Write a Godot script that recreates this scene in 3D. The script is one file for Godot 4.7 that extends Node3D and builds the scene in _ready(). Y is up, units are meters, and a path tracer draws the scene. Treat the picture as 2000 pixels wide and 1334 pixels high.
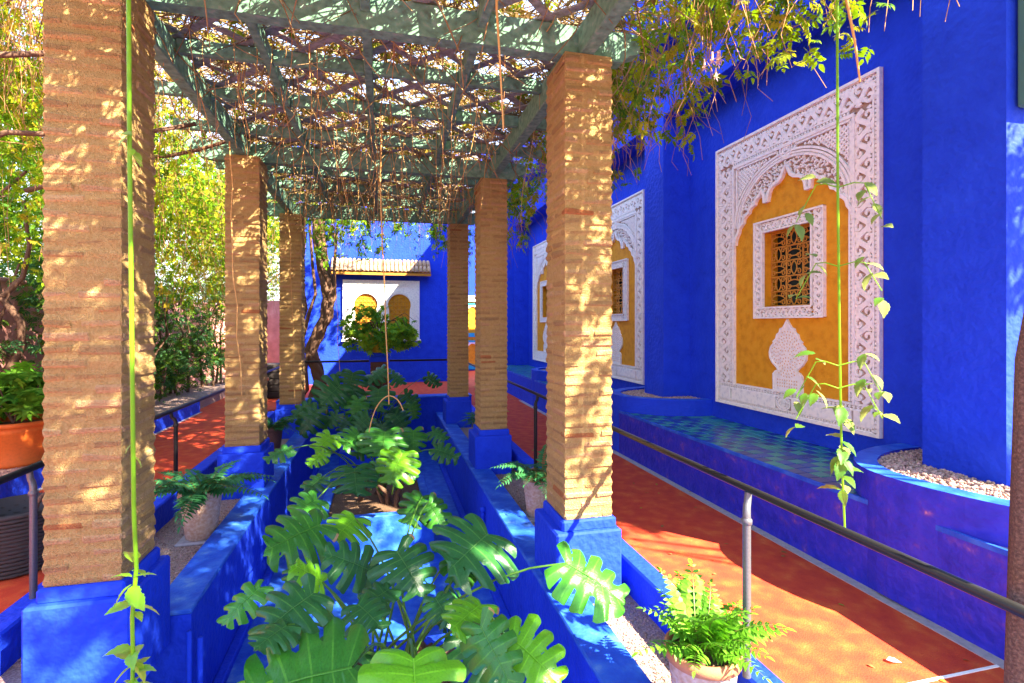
extends Node3D
# Distances in metres. P(x, y, d): x across the garden (right +), y up from the path, d along the pergola away from the camera.

class MB:
	var st: SurfaceTool
	var n := 0
	func _init(smooth := false):
		st = SurfaceTool.new()
		st.begin(Mesh.PRIMITIVE_TRIANGLES)
		st.set_smooth_group(0 if smooth else -1)
	func col(c: Color):
		st.set_color(c)
	func tri(a: Vector3, b: Vector3, c: Vector3):
		st.add_vertex(a); st.add_vertex(b); st.add_vertex(c)
		n += 1
	func otri(a: Vector3, b: Vector3, c: Vector3, o: Vector3):
		if (a - c).cross(a - b).dot(o) < 0.0:
			tri(a, c, b)
		else:
			tri(a, b, c)
	func quad(a: Vector3, b: Vector3, c: Vector3, d: Vector3, o: Vector3):
		otri(a, b, c, o); otri(a, c, d, o)
	# box with chamfered edges; jit moves its corners a little
	func box(p: Vector3, s: Vector3, ch := 0.0, bas := Basis.IDENTITY, r: RandomNumberGenerator = null, jit := 0.0):
		var h = s * 0.5
		ch = min(ch, min(h.x, min(h.y, h.z)) * 0.9)
		if ch <= 0.0:
			var q = []
			for i in 8:
				q.append(p + bas * (h * Vector3(1 if i & 1 else -1, 1 if i & 2 else -1, 1 if i & 4 else -1)))
			for f in [[0, 1, 3, 2], [4, 5, 7, 6], [0, 1, 5, 4], [2, 3, 7, 6], [0, 2, 6, 4], [1, 3, 7, 5]]:
				quad(q[f[0]], q[f[1]], q[f[2]], q[f[3]], (q[f[0]] + q[f[2]]) * 0.5 - p)
			return
		var v = {}
		for i in 8:
			var sg = Vector3(1 if i & 1 else -1, 1 if i & 2 else -1, 1 if i & 4 else -1)
			var j = Vector3.ZERO
			if r:
				j = Vector3(r.randf_range(-jit, jit), r.randf_range(-jit, jit), r.randf_range(-jit, jit))
			for a in 3:
				var w = (h - Vector3(ch, ch, ch)) * sg
				w[a] = h[a] * sg[a]
				v[i * 3 + a] = p + bas * (w + j)
		for a in 3:
			for sgn in 2:
				var b = (a + 1) % 3
				var c = (a + 2) % 3
				var base = sgn << a
				var i0 = base; var i1 = base | (1 << b); var i2 = base | (1 << b) | (1 << c); var i3 = base | (1 << c)
				quad(v[i0 * 3 + a], v[i1 * 3 + a], v[i2 * 3 + a], v[i3 * 3 + a], v[i0 * 3 + a] + v[i2 * 3 + a] - p * 2.0)
		for a in 3:
			var b = (a + 1) % 3
			var c = (a + 2) % 3
			for k in 4:
				var base = ((k & 1) << b) | ((k >> 1) << c)
				var e = base | (1 << a)
				quad(v[base * 3 + b], v[e * 3 + b], v[e * 3 + c], v[base * 3 + c], v[base * 3 + b] + v[e * 3 + c] - p * 2.0)
		for i in 8:
			otri(v[i * 3], v[i * 3 + 1], v[i * 3 + 2], v[i * 3] - p)
	func curve(p: Array, k: int) -> Array:   # smooth line through the points
		var out = []
		for i in p.size() - 1:
			for j in k:
				out.append(p[i].cubic_interpolate(p[i + 1], p[max(i - 1, 0)], p[min(i + 2, p.size() - 1)], float(j) / k))
		out.append(p[p.size() - 1])
		return out
	func seg(a: Vector3, b: Vector3, w: float, h: float, ch := 0.0):   # beam between two points
		var z = (b - a).normalized()
		var x = Vector3.UP.cross(z)
		x = x.normalized() if x.length() > 0.01 else Vector3.RIGHT
		box((a + b) * 0.5, Vector3(w, h, a.distance_to(b)), ch, Basis(x, z.cross(x), z))
	func tube(pts: Array, r0: float, r1: float, k := 6, cap := false, wob := 0.0):
		var m = pts.size()
		var rings = []
		var nx = Vector3.ZERO
		for i in m:
			var t = (pts[min(i + 1, m - 1)] - pts[max(i - 1, 0)]).normalized()
			if i == 0:
				nx = t.cross(Vector3(0.31, 0.2, 0.93)).normalized()
			nx = (nx - t * nx.dot(t)).normalized()
			var ny = t.cross(nx)
			var ring = []
			var r = lerpf(r0, r1, float(i) / max(1, m - 1))
			for j in k:
				var a = TAU * j / k
				var rr = r * (1.0 + wob * sin(j * 2.7 + i * 1.3))
				ring.append(pts[i] + (nx * cos(a) + ny * sin(a)) * rr)
			rings.append(ring)
		for i in m - 1:
			for j in k:
				var j2 = (j + 1) % k
				quad(rings[i][j], rings[i][j2], rings[i + 1][j2], rings[i + 1][j], rings[i][j] + rings[i + 1][j2] - pts[i] - pts[i + 1])
		if cap:
			for e in [0, m - 1]:
				for j in k:
					otri(pts[e], rings[e][j], rings[e][(j + 1) % k], pts[e] - pts[1 if e == 0 else m - 2])
	func lathe(prof: Array, k := 24, at := Vector3.ZERO):   # prof: Vector2(radius, height)
		for i in prof.size() - 1:
			var p = prof[i]
			var q = prof[i + 1]
			var nn = Vector2(q.y - p.y, p.x - q.x)
			for j in k:
				var a = TAU * j / k
				var b = TAU * (j + 1) / k
				var d = Vector3(cos((a + b) / 2), 0, sin((a + b) / 2))
				quad(at + Vector3(cos(a) * p.x, p.y, sin(a) * p.x), at + Vector3(cos(b) * p.x, p.y, sin(b) * p.x), at + Vector3(cos(b) * q.x, q.y, sin(b) * q.x), at + Vector3(cos(a) * q.x, q.y, sin(a) * q.x), d * nn.x + Vector3(0, nn.y, 0))
	func prism(poly: PackedVector2Array, z0: float, z1: float, f := Transform3D.IDENTITY):   # flat outline in xy, thick along z
		var idx = Geometry2D.triangulate_polygon(poly)
		for i in range(0, idx.size(), 3):
			for zz in [z0, z1]:
				otri(f * Vector3(poly[idx[i]].x, poly[idx[i]].y, zz), f * Vector3(poly[idx[i + 1]].x, poly[idx[i + 1]].y, zz), f * Vector3(poly[idx[i + 2]].x, poly[idx[i + 2]].y, zz), f.basis.z * (1.0 if zz == max(z0, z1) else -1.0))
		var cw = 1.0 if Geometry2D.is_polygon_clockwise(poly) else -1.0
		for i in poly.size():
			var a = poly[i]
			var b = poly[(i + 1) % poly.size()]
			var o = Vector2(b.y - a.y, a.x - b.x) * -cw
			quad(f * Vector3(a.x, a.y, z0), f * Vector3(b.x, b.y, z0), f * Vector3(b.x, b.y, z1), f * Vector3(a.x, a.y, z1), f.basis * Vector3(o.x, o.y, 0))
	func ribbon(pts: Array, w0: float, w1: float, z0: float, z1: float, wm := -1.0):   # raised band along a line in the xy plane
		var m = pts.size()
		var l = []
		var r = []
		for i in m:
			var t: Vector2 = (pts[min(i + 1, m - 1)] - pts[max(i - 1, 0)]).normalized()
			var u = float(i) / (m - 1)
			var w = lerpf(w0, w1, u)
			if wm >= 0.0:
				w += (wm - (w0 + w1) * 0.5) * sin(PI * u)
			var o = Vector2(-t.y, t.x) * w * 0.5
			l.append(pts[i] + o); r.append(pts[i] - o)
		for i in m - 1:
			var a = l[i]; var b = l[i + 1]; var c = r[i + 1]; var d = r[i]
			quad(Vector3(a.x, a.y, z1), Vector3(b.x, b.y, z1), Vector3(c.x, c.y, z1), Vector3(d.x, d.y, z1), Vector3(0, 0, 1))
			var e = (a + b - c - d)
			quad(Vector3(a.x, a.y, z0), Vector3(b.x, b.y, z0), Vector3(b.x, b.y, z1), Vector3(a.x, a.y, z1), Vector3(e.x, e.y, 0))
			quad(Vector3(d.x, d.y, z0), Vector3(c.x, c.y, z0), Vector3(c.x, c.y, z1), Vector3(d.x, d.y, z1), Vector3(-e.x, -e.y, 0))
	func leaf(b: Vector3, d: Vector3, up: Vector3, l: float, w: float, fold := 0.25, droop := 0.2):
		var x = d.cross(up).normalized()
		var u = x.cross(d).normalized()
		var m0 = b
		var m1 = b + d * l * 0.4 + u * l * 0.03
		var m2 = b + d * l * 0.75 - u * l * droop * 0.4
		var tp = b + d * l - u * l * droop
		for s in [-1.0, 1.0]:
			var e1 = b + d * l * 0.3 + x * s * w * 0.5 + u * w * fold * 0.5
			var e2 = b + d * l * 0.65 + x * s * w * 0.4 + u * (w * fold * 0.4 - l * droop * 0.3)
			if s > 0:
				tri(m0, m1, e1); tri(e1, m1, m2); tri(e1, m2, e2); tri(e2, m2, tp)
			else:
				tri(m0, e1, m1); tri(e1, m2, m1); tri(e1, e2, m2); tri(e2, tp, m2)
	func done() -> ArrayMesh:
		st.generate_normals()
		return st.commit()

var rng := RandomNumberGenerator.new()
var M := {}
var counts := {}

func P(x: float, y: float, d: float) -> Vector3:
	return Vector3(x, y, -d)
func R(a: float, b: float) -> float:
	return rng.randf_range(a, b)
func RV(s: float) -> Vector3:
	return Vector3(R(-s, s), R(-s, s), R(-s, s))
func lin(r: float, g: float, b: float) -> Color:
	return Color(r, g, b).linear_to_srgb()
func nm(parent: Node, called: String) -> String:
	var k = str(parent.get_instance_id()) + called
	var c = counts.get(k, 0)
	counts[k] = c + 1
	return called if c == 0 else "%s_%03d" % [called, c]
func put(o: Node3D, called: String, parent: Node = self):
	o.name = nm(parent, called)
	parent.add_child(o, true)
	return o
func tag(o: Node, label: String, category := "", group := "", kind := ""):
	if label: o.set_meta("label", label)
	if category: o.set_meta("category", category)
	if group: o.set_meta("group", group)
	if kind: o.set_meta("kind", kind)
	return o
func thing(called: String, label: String, category: String, at := Vector3.ZERO, group := "", turn := 0.0) -> Node3D:
	var o := Node3D.new()
	put(o, called)
	o.position = at
	o.rotation.y = turn
	tag(o, label, category, group)
	return o
func mi(called: String, mesh: Mesh, mat: Material, parent: Node = self, t := Transform3D.IDENTITY) -> MeshInstance3D:
	var o := MeshInstance3D.new()
	o.mesh = mesh
	o.material_override = mat
	o.transform = t
	put(o, called, parent)
	return o
func struct(called: String, mesh: Mesh, mat: Material) -> MeshInstance3D:
	var o = mi(called, mesh, mat)
	o.set_meta("kind", "structure")
	return o
func mmi(called: String, mesh: Mesh, mat: Material, parent: Node, xf: Array, cols: Array = []) -> MultiMeshInstance3D:
	var m := MultiMesh.new()
	m.transform_format = MultiMesh.TRANSFORM_3D
	m.use_colors = cols.size() > 0
	m.mesh = mesh
	m.instance_count = xf.size()
	for i in xf.size():
		m.set_instance_transform(i, xf[i])
		if cols.size() > 0:
			m.set_instance_color(i, cols[i])
	var o := MultiMeshInstance3D.new()
	o.multimesh = m
	o.material_override = mat
	put(o, called, parent)
	o.set_meta("kind", "stuff")
	return o
func box1(s: Vector3, at: Vector3, ch := 0.0) -> ArrayMesh:
	var b = MB.new()
	b.box(at, s, ch)
	return b.done()
func span(x0: float, x1: float, y0: float, y1: float, d0: float, d1: float, ch := 0.0) -> ArrayMesh:
	return box1(Vector3(x1 - x0, y1 - y0, d1 - d0), P((x0 + x1) / 2, (y0 + y1) / 2, (d0 + d1) / 2), ch)

# ---- textures and materials
func noise_image(sd: int, freq: float, oct := 4, size := 512, kind := FastNoiseLite.TYPE_SIMPLEX_SMOOTH) -> Image:
	var n := FastNoiseLite.new()
	n.seed = sd
	n.noise_type = kind
	n.frequency = freq
	n.fractal_octaves = oct
	return n.get_seamless_image(size, size)
func mixed(a: Image, b: Image, k: float) -> Image:
	var x: Image = a.duplicate()
	var y: Image = b.duplicate()
	x.convert(Image.FORMAT_L8); y.convert(Image.FORMAT_L8)
	var p = x.get_data()
	var q = y.get_data()
	for i in p.size():
		p[i] = int(p[i] * (1.0 - k) + q[i] * k)
	return Image.create_from_data(x.get_width(), x.get_height(), false, Image.FORMAT_L8, p)
func cracked(im: Image) -> Image:   # thin dark hairlines and trowel scratches
	var n := FastNoiseLite.new()
	n.seed = 77
	n.frequency = 0.006
	n.fractal_type = FastNoiseLite.FRACTAL_RIDGED
	n.fractal_octaves = 3
	n.domain_warp_enabled = true
	var r: Image = n.get_seamless_image(im.get_width(), im.get_height())
	r.convert(Image.FORMAT_L8)
	var p = im.get_data()
	var q = r.get_data()
	for i in p.size():
		if q[i] > 243:
			p[i] = int(p[i] * 0.55)
	return Image.create_from_data(im.get_width(), im.get_height(), false, Image.FORMAT_L8, p)
func colour_tex(im: Image, stops: Array) -> ImageTexture:   # stops: [position, linear colour]
	var lut = []
	for i in 256:
		var t = i / 255.0
		var c = stops[0][1]
		for k in stops.size() - 1:
			if t >= stops[k][0]:
				c = stops[k][1].lerp(stops[k + 1][1], clampf((t - stops[k][0]) / (stops[k + 1][0] - stops[k][0]), 0, 1))
		c = c.linear_to_srgb()
		lut.append([int(clampf(c.r, 0, 1) * 255), int(clampf(c.g, 0, 1) * 255), int(clampf(c.b, 0, 1) * 255)])
	var g: Image = im.duplicate()
	g.convert(Image.FORMAT_L8)
	var src = g.get_data()
	var out := PackedByteArray()
	out.resize(src.size() * 3)
	for i in src.size():
		var l = lut[src[i]]
		out[i * 3] = l[0]; out[i * 3 + 1] = l[1]; out[i * 3 + 2] = l[2]
	return ImageTexture.create_from_image(Image.create_from_data(im.get_width(), im.get_height(), false, Image.FORMAT_RGB8, out))
func normal_tex(im: Image, s: float) -> ImageTexture:
	var g: Image = im.duplicate()
	g.convert(Image.FORMAT_RGBA8)
	g.bump_map_to_normal_map(s)
	return ImageTexture.create_from_image(g)
func mat(called: String, c: Color, rough := 0.8, tex: Texture2D = null, scale := 1.0, nrm: Texture2D = null, ns := 0.6, world := true) -> StandardMaterial3D:
	var m := StandardMaterial3D.new()
	m.resource_name = called
	m.albedo_color = c.linear_to_srgb()
	m.roughness = rough
	m.metallic_specular = 0.35
	if tex or nrm:
		m.uv1_triplanar = true
		m.uv1_world_triplanar = world
		m.uv1_scale = Vector3.ONE * scale
		m.albedo_texture = tex
	if nrm:
		m.normal_enabled = true
		m.normal_texture = nrm
		m.normal_scale = ns
	M[called] = m
	return m
func leafmat(called: String, c: Color, rough := 0.45, back := 0.5, vc := true) -> StandardMaterial3D:
	var m = mat(called, c, rough)
	m.vertex_color_use_as_albedo = vc
	m.backlight_enabled = true
	m.backlight = Color(back * 0.9, back, back * 0.3).linear_to_srgb()
	m.cull_mode = BaseMaterial3D.CULL_DISABLED
	return m

func make_materials():
	var w = Color(1, 1, 1)
	var fine = noise_image(3, 0.06, 4)
	var coarse = noise_image(7, 0.012, 5)
	var cloud = noise_image(11, 0.02, 5)
	var cell = noise_image(5, 0.05, 2, 512, FastNoiseLite.TYPE_CELLULAR)
	var grit = noise_image(13, 0.2, 3)
	var nfine = normal_tex(fine, 3.0)
	var ncoarse = normal_tex(coarse, 8.0)
	var ngrit = normal_tex(grit, 2.0)
	var mottled = colour_tex(cloud, [[0.0, Color(0.72, 0.74, 0.8)], [0.5, Color(0.95, 0.95, 0.97)], [1.0, w]])
	# cobalt limewash: thin where worn, a few pale scuffs
	var blue_t = colour_tex(cracked(mixed(coarse, fine, 0.3)), [[0.0, Color(0.005, 0.024, 0.34)], [0.2, Color(0.006, 0.038, 0.52)], [0.35, Color(0.007, 0.042, 0.56)], [0.7, Color(0.009, 0.05, 0.61)], [0.95, Color(0.012, 0.06, 0.65)], [1.0, Color(0.03, 0.10, 0.66)]])
	mat("blue", w, 0.75, blue_t, 0.5, nfine, 0.6)
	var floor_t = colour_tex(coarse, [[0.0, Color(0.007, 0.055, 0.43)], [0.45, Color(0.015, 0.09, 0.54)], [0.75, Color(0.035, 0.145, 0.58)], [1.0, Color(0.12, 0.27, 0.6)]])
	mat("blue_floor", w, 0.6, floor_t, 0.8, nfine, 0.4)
	var kerb_t = colour_tex(cloud, [[0.0, Color(0.012, 0.02, 0.34)], [0.5, Color(0.022, 0.028, 0.46)], [0.74, Color(0.035, 0.032, 0.44)], [0.88, Color(0.08, 0.045, 0.38)], [0.96, Color(0.22, 0.10, 0.3)], [1.0, Color(0.5, 0.3, 0.35)]])
	mat("blue_worn", w, 0.55, kerb_t, 0.55, nfine, 0.5)
	var path_t = colour_tex(mixed(coarse, grit, 0.3), [[0.0, Color(0.38, 0.032, 0.022)], [0.5, Color(0.50, 0.060, 0.024)], [0.8, Color(0.56, 0.105, 0.028)], [1.0, Color(0.62, 0.22, 0.08)]])
	mat("path", w, 0.7, path_t, 0.9, ngrit, 0.35).metallic_specular = 0.2
	mat("cement", Color(0.36, 0.33, 0.32), 0.9, mottled, 2.0, ngrit, 0.8)
	mat("white_stucco", Color(0.87, 0.83, 0.74), 0.8, mottled, 1.5, nfine, 0.3)
	var ochre_t = colour_tex(cloud, [[0.0, Color(0.52, 0.205, 0.006)], [0.5, Color(0.65, 0.29, 0.010)], [1.0, Color(0.69, 0.325, 0.016)]])
	mat("ochre", w, 0.75, ochre_t, 0.8, nfine, 0.4)
	mat("ochre_iron", Color(0.55, 0.25, 0.035), 0.5, mottled, 6.0)
	mat("dark_glass", Color(0.02, 0.035, 0.035), 0.12)
	var mortar_t = colour_tex(mixed(fine, cloud, 0.5), [[0.0, Color(0.38, 0.235, 0.075)], [0.5, Color(0.51, 0.33, 0.115)], [1.0, Color(0.60, 0.41, 0.165)]])
	mat("mortar", w, 0.95, mortar_t, 2.0, ngrit, 1.5)
	var rough_t = ImageTexture.create_from_image(mixed(fine, grit, 0.5))
	var bt = colour_tex(mixed(fine, cloud, 0.5), [[0.0, Color(0.55, 0.51, 0.46)], [0.5, Color(0.93, 0.91, 0.9)], [1.0, w]])
	var bc = [Color(0.52, 0.33, 0.125), Color(0.57, 0.375, 0.16), Color(0.47, 0.29, 0.105), Color(0.57, 0.345, 0.155), Color(0.43, 0.27, 0.105), Color(0.46, 0.18, 0.06)]
	for i in bc.size():
		mat("brick%d" % i, bc[i], 0.92, bt, 2.0, ngrit, 1.5)
	for q in ["mortar", "brick0", "brick1", "brick2", "brick3", "brick4", "brick5"]:
		M[q].heightmap_enabled = true
		M[q].heightmap_scale = 1.6
		M[q].heightmap_texture = rough_t
	mat("dark_brick", Color(0.16, 0.07, 0.04), 0.9, bt, 3.0, ngrit, 0.8)
	var wood_t = colour_tex(cloud, [[0.0, Color(0.09, 0.12, 0.085)], [0.35, Color(0.11, 0.22, 0.145)], [0.7, Color(0.15, 0.29, 0.19)], [1.0, Color(0.26, 0.30, 0.24)]])
	mat("green_wood", w, 0.8, wood_t, 1.3, nfine, 0.5)
	var slat_t = colour_tex(cloud, [[0.0, Color(0.12, 0.125, 0.10)], [0.5, Color(0.22, 0.23, 0.19)], [1.0, Color(0.32, 0.33, 0.28)]])
	mat("grey_wood", w, 0.9, slat_t, 1.5, nfine, 0.7)
	var bark_t = colour_tex(fine, [[0.0, Color(0.05, 0.026, 0.017)], [0.5, Color(0.12, 0.065, 0.04)], [1.0, Color(0.24, 0.14, 0.085)]])
	mat("bark", w, 0.95, bark_t, 3.0, ngrit, 1.2)
	var twig = mat("twig", w, 0.9)
	twig.vertex_color_use_as_albedo = true
	mat("strand", Color(0.46, 0.23, 0.08), 0.8)
	mat("strand_pale", Color(0.6, 0.34, 0.11), 0.7)
	mat("black_iron", Color(0.012, 0.011, 0.010), 0.4)
	mat("grey_iron", Color(0.15, 0.15, 0.155), 0.45, mottled, 7.0).metallic = 0.5
	var pink_t = colour_tex(coarse, [[0.0, Color(0.46, 0.19, 0.16)], [0.6, Color(0.60, 0.27, 0.225)], [1.0, Color(0.66, 0.35, 0.29)]])
	mat("pink", w, 0.9, pink_t, 0.5, nfine, 0.5)
	var terra_t = colour_tex(cloud, [[0.0, Color(0.33, 0.17, 0.10)], [0.5, Color(0.46, 0.31, 0.21)], [1.0, Color(0.55, 0.47, 0.40)]])
	mat("pale_clay", w, 0.9, terra_t, 3.0, nfine, 0.6)
	mat("clay_rim", Color(0.5, 0.20, 0.08), 0.85, mottled, 4.0, nfine, 0.5)
	mat("orange_clay", Color(0.66, 0.135, 0.018), 0.6, mottled, 3.0, nfine, 0.4)
	mat("dark_clay", Color(0.10, 0.05, 0.04), 0.7, mottled, 4.0)
	mat("yellow_paint", Color(0.66, 0.38, 0.01), 0.5, mottled, 3.0)
	var soil_t = colour_tex(cell, [[0.0, Color(0.05, 0.028, 0.016)], [0.5, Color(0.14, 0.08, 0.045)], [1.0, Color(0.28, 0.17, 0.09)]])
	mat("soil", w, 1.0, soil_t, 3.0, ngrit, 1.5)
	var gravel_t = colour_tex(cell, [[0.0, Color(0.16, 0.10, 0.08)], [0.5, Color(0.33, 0.22, 0.175)], [1.0, Color(0.5, 0.38, 0.32)]])
	mat("gravel", w, 0.95, gravel_t, 3.0, normal_tex(cell, 4.0), 1.5)
	var peb = mat("pebble", w, 0.9)
	peb.vertex_color_use_as_albedo = true
	for i in 3:
		var tm = mat("tile_green%d" % i, [Color(0.03, 0.25, 0.19), Color(0.05, 0.30, 0.19), Color(0.025, 0.2, 0.2)][i], 0.3, mottled, 7.0)
		tm.metallic_specular = 0.5
		tm = mat("tile_blue%d" % i, [Color(0.010, 0.035, 0.22), Color(0.014, 0.055, 0.28), Color(0.012, 0.03, 0.16)][i], 0.3, mottled, 7.0)
		tm.metallic_specular = 0.5
	mat("teal", Color(0.02, 0.3, 0.42), 0.6)
	mat("roof_tile", Color(0.56, 0.36, 0.22), 0.8, mottled, 3.0, nfine, 0.4)
	mat("eave_wood", Color(0.5, 0.21, 0.03), 0.8)
	mat("wicker", Color(0.05, 0.04, 0.036), 0.8)
	mat("shutter_green", Color(0.06, 0.16, 0.12), 0.6)
	mat("lamp_grey", Color(0.5, 0.55, 0.62), 0.4)
	mat("ground", Color(0.2, 0.15, 0.11), 1.0, mottled, 1.0)
	var mm = leafmat("monstera", w, 0.33, 0.42)
	mm.metallic_specular = 0.45
	mm.uv1_triplanar = true
	mm.uv1_scale = Vector3.ONE * 3.0
	mm.albedo_texture = colour_tex(mixed(cloud, fine, 0.35), [[0.0, Color(0.5, 0.55, 0.5)], [0.5, Color(0.88, 0.9, 0.8)], [0.9, w]])
	mm.normal_enabled = true
	mm.normal_texture = ncoarse
	mm.normal_scale = 0.5
	leafmat("fern", w, 0.45, 0.5)
	leafmat("foliage", w, 0.75, 0.8).metallic_specular = 0.15
	leafmat("shoot", Color(0.14, 0.36, 0.008), 0.4, 0.5, false)
	mat("stucco_ground", Color(0.40, 0.27, 0.19), 0.9, mottled, 2.0)
	leafmat("shoot_dark", Color(0.03, 0.13, 0.005), 0.5, 0.45, false)
	leafmat("petal", Color(0.75, 0.42, 0.55), 0.6, 0.6, false)

# ---- brick pillars
var brick_meshes := []
func make_brick_meshes():
	for i in 6:
		var b = MB.new()
		var m0 = R(0.8, 1.1)
		b.box(Vector3.ZERO, Vector3(0.22, 0.043 * m0, 0.075), 0.010, Basis.IDENTITY, rng, 0.0045)
		brick_meshes.append(b.done())
func pillar(label: String, at: Vector3, sx: float) -> Node3D:
	var t = thing("brick_pillar", label, "pillar", at, "brick pillars of the pergola")
	var W = 0.33; var L = 0.39; var H = 3.055; var N = 46
	mi("plinth_block", box1(Vector3(0.45, 0.52, 0.51), Vector3(sx, -0.32, 0), 0.012), M.blue, t)
	mi("plinth_step", box1(Vector3(W + 0.045, 0.075, L + 0.045), Vector3(0, -0.03, 0), 0.012), M.blue, t)
	var core = MB.new()
	var ring = []
	for i in N * 2 + 1:   # the mortar bulges a little between the courses
		var r = []
		var g = -0.001 + (0.0035 if i % 2 else -0.0035) + R(-0.002, 0.002)
		for c in [[-1, -1], [1, -1], [1, 1], [-1, 1]]:
			r.append(Vector3(c[0] * (W / 2 + g), H * i / (N * 2.0), c[1] * (L / 2 + g)))
		ring.append(r)
	for i in N * 2:
		for j in 4:
			var k = (j + 1) % 4
			core.quad(ring[i][j], ring[i][k], ring[i + 1][k], ring[i + 1][j], ring[i][j] + ring[i + 1][k] - Vector3(0, H * (2 * i + 1) / (N * 2.0), 0))
	for i in [0, N * 2]:
		core.quad(ring[i][0], ring[i][1], ring[i][2], ring[i][3], Vector3(0, 1 if i else -1, 0))
	mi("mortar_core", core.done(), M.mortar, t)
	for c in N:
		var y = H * (c + 0.42) / N
		for side in 4:   # 0 front, 1 right, 2 back, 3 left
			var len = W + 0.012 if side % 2 == 0 else L - 0.012
			var cuts = [0.0, 1.0]
			if side != 2:
				if side == 0:
					cuts = [0.0, R(0.3, 0.45) if c % 2 else R(0.55, 0.72), 1.0]
				elif c % 2 == 0:
					cuts = [0.0, R(0.55, 0.72), 1.0] if side % 2 == 0 else [0.0, R(0.3, 0.45), 1.0]
				elif side == 1 or side == 3 or rng.randf() < 0.45:
					cuts = [0.0, R(0.28, 0.45), 1.0]
			for k in cuts.size() - 1:
				if side != 2 and k == 0 and cuts.size() > 2 and rng.randf() < 0.07:
					continue
				var g0 = 0.004 if k == 0 else R(0.005, 0.03)
				var g1 = 0.004 if k == cuts.size() - 2 else R(0.005, 0.03)
				var a = cuts[k] * len - len / 2 + g0
				var b = cuts[k + 1] * len - len / 2 - g1
				var bl = b - a
				var out = R(-0.001, 0.009)
				var q = Basis(Vector3.UP, PI / 2 * side) * Basis(Vector3(0, 0, 1), R(-0.012, 0.012))
				var half = (L if side % 2 == 0 else W) / 2
				var pos = Basis(Vector3.UP, PI / 2 * side) * Vector3((a + b) / 2, 0, half - 0.0375 + out) + Vector3(0, y + R(-0.004, 0.004), 0)
				var mtl = rng.randi() % 5 if rng.randf() > 0.02 else 5
				mi("brick", brick_meshes[rng.randi() % 6], M["brick%d" % mtl], t, Transform3D(q * Basis.from_scale(Vector3(bl / 0.22, R(0.85, 1.12), 1.0)), pos))
	return t

# ---- leaves
func monstera_mesh(sd: int, wid: float, tone: Color) -> ArrayMesh:   # length 1 along +Z from the stalk, Y up
	var r := RandomNumberGenerator.new()
	r.seed = sd
	var b = MB.new(true)
	var NL = 5
	var COLS = 8
	var FX = [0.0, 0.13, 0.3, 0.455, 0.5, 0.545, 0.7, 0.87, 1.0]
	var ROWS = 9
	var sag = r.randf_range(0.45, 1.05)
	var vein = tone.lerp(Color(tone.r * 1.6 + 0.07, tone.g * 1.5 + 0.1, tone.b * 1.3 + 0.01), 0.5)
	for s in [-1.0, 1.0]:
		var wob = []
		var cut = []
		var hole = []
		var lens = []
		var tip = []
		for k in NL + 1:
			wob.append(r.randf_range(-0.07, 0.05))
			lens.append(r.randf_range(-0.10, 0.05))
			tip.append(r.randf() < 0.05)
			cut.append(r.randf_range(0.32, 0.62))
			hole.append(r.randf() < 0.55)
		var grid = []
		for k in NL:
			var colsv = []
			for c in COLS + 1:
				var f = FX[c]
				var colv = []
				for j in ROWS + 1:
					var rr = float(j) / ROWS
					var gap = 0.0
					if rr > 0.12:
						gap = 0.02 + 0.065 * clampf((rr - 0.3) / 0.7, 0, 1)
					var u = (k + lerpf(gap, 1.0 - gap, f)) / NL
					var phi = deg_to_rad(lerpf(160.0, 3.0, pow(u, 0.92)))
					var rad = 0.60 + 0.07 * cos(phi * 2.0) - 0.16 * pow(maxf(0, -cos(phi)), 3.0)
					var edge = Vector2(sin(phi) * rad * wid * 0.98, 0.30 + cos(phi) * rad * 1.08)
					edge = edge * (1.0 + lens[k] - (0.035 * pow(absf(f * 2 - 1), 5.0) + 0.09 * f * f if j > ROWS / 2 else 0.0))
					var mid = Vector2(0.0, clampf(pow(u, 1.35) * 0.92, 0.0, 0.93))
					var q = mid.lerp(edge, rr)
					# the leaf sags to the edges, every finger by its own amount
					var x = q.x
					var ang = 0.16 * absf(x) - sag * x * x - 0.20 * (q.y - 0.1) * (q.y - 0.1) * signf(q.y - 0.1)
					ang += wob[k] * rr * rr * 1.6 + 0.022 * cos((f - 0.5) * 5.0) * rr - 0.03 * pow(rr, 3) * absf(f * 2 - 1)
					colv.append(Vector3(s * x, ang, q.y))
				colsv.append(colv)
			grid.append(colsv)
		for k in NL:
			for c in COLS:
				for j in ROWS:
					var g = grid[k]
					var cc = tone * r.randf_range(0.95, 1.05)
					if j == ROWS - 1 and tip[k] and absf(c - 5) < 3: cc = Color(0.34, 0.20, 0.07)
					if (c == 3 or c == 4) and j < 8: cc = vein if j < 4 else tone.lerp(vein, 0.5)
					b.col(cc)
					var A = g[c][j]; var B = g[c + 1][j]; var C = g[c + 1][j + 1]; var D = g[c][j + 1]
					if s > 0:
						b.tri(A, C, B); b.tri(A, D, C)
					else:
						b.tri(A, B, C); b.tri(A, C, D)
			if k < NL - 1:   # the web between two fingers, with its hole
				for j in ROWS:
					var rr = float(j + 1) / ROWS
					if rr > cut[k] or (hole[k] and j == 2) or (k > 1 and hole[k + 1] and j == 3 and rr < cut[k] - 0.12):
						continue
					b.col(tone)
					var A = grid[k][COLS][j]; var B = grid[k + 1][0][j]; var C = grid[k + 1][0][j + 1]; var D = grid[k][COLS][j + 1]
					if s > 0:
						b.tri(A, C, B); b.tri(A, D, C)
					else:
						b.tri(A, B, C); b.tri(A, C, D)
	b.col(vein)
	b.tube([Vector3(0, 0.002, 0.0), Vector3(0, 0.004, 0.4), Vector3(0, -0.06, 0.9)], 0.011, 0.003, 4)
	return b.done()
var mon := []
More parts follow.
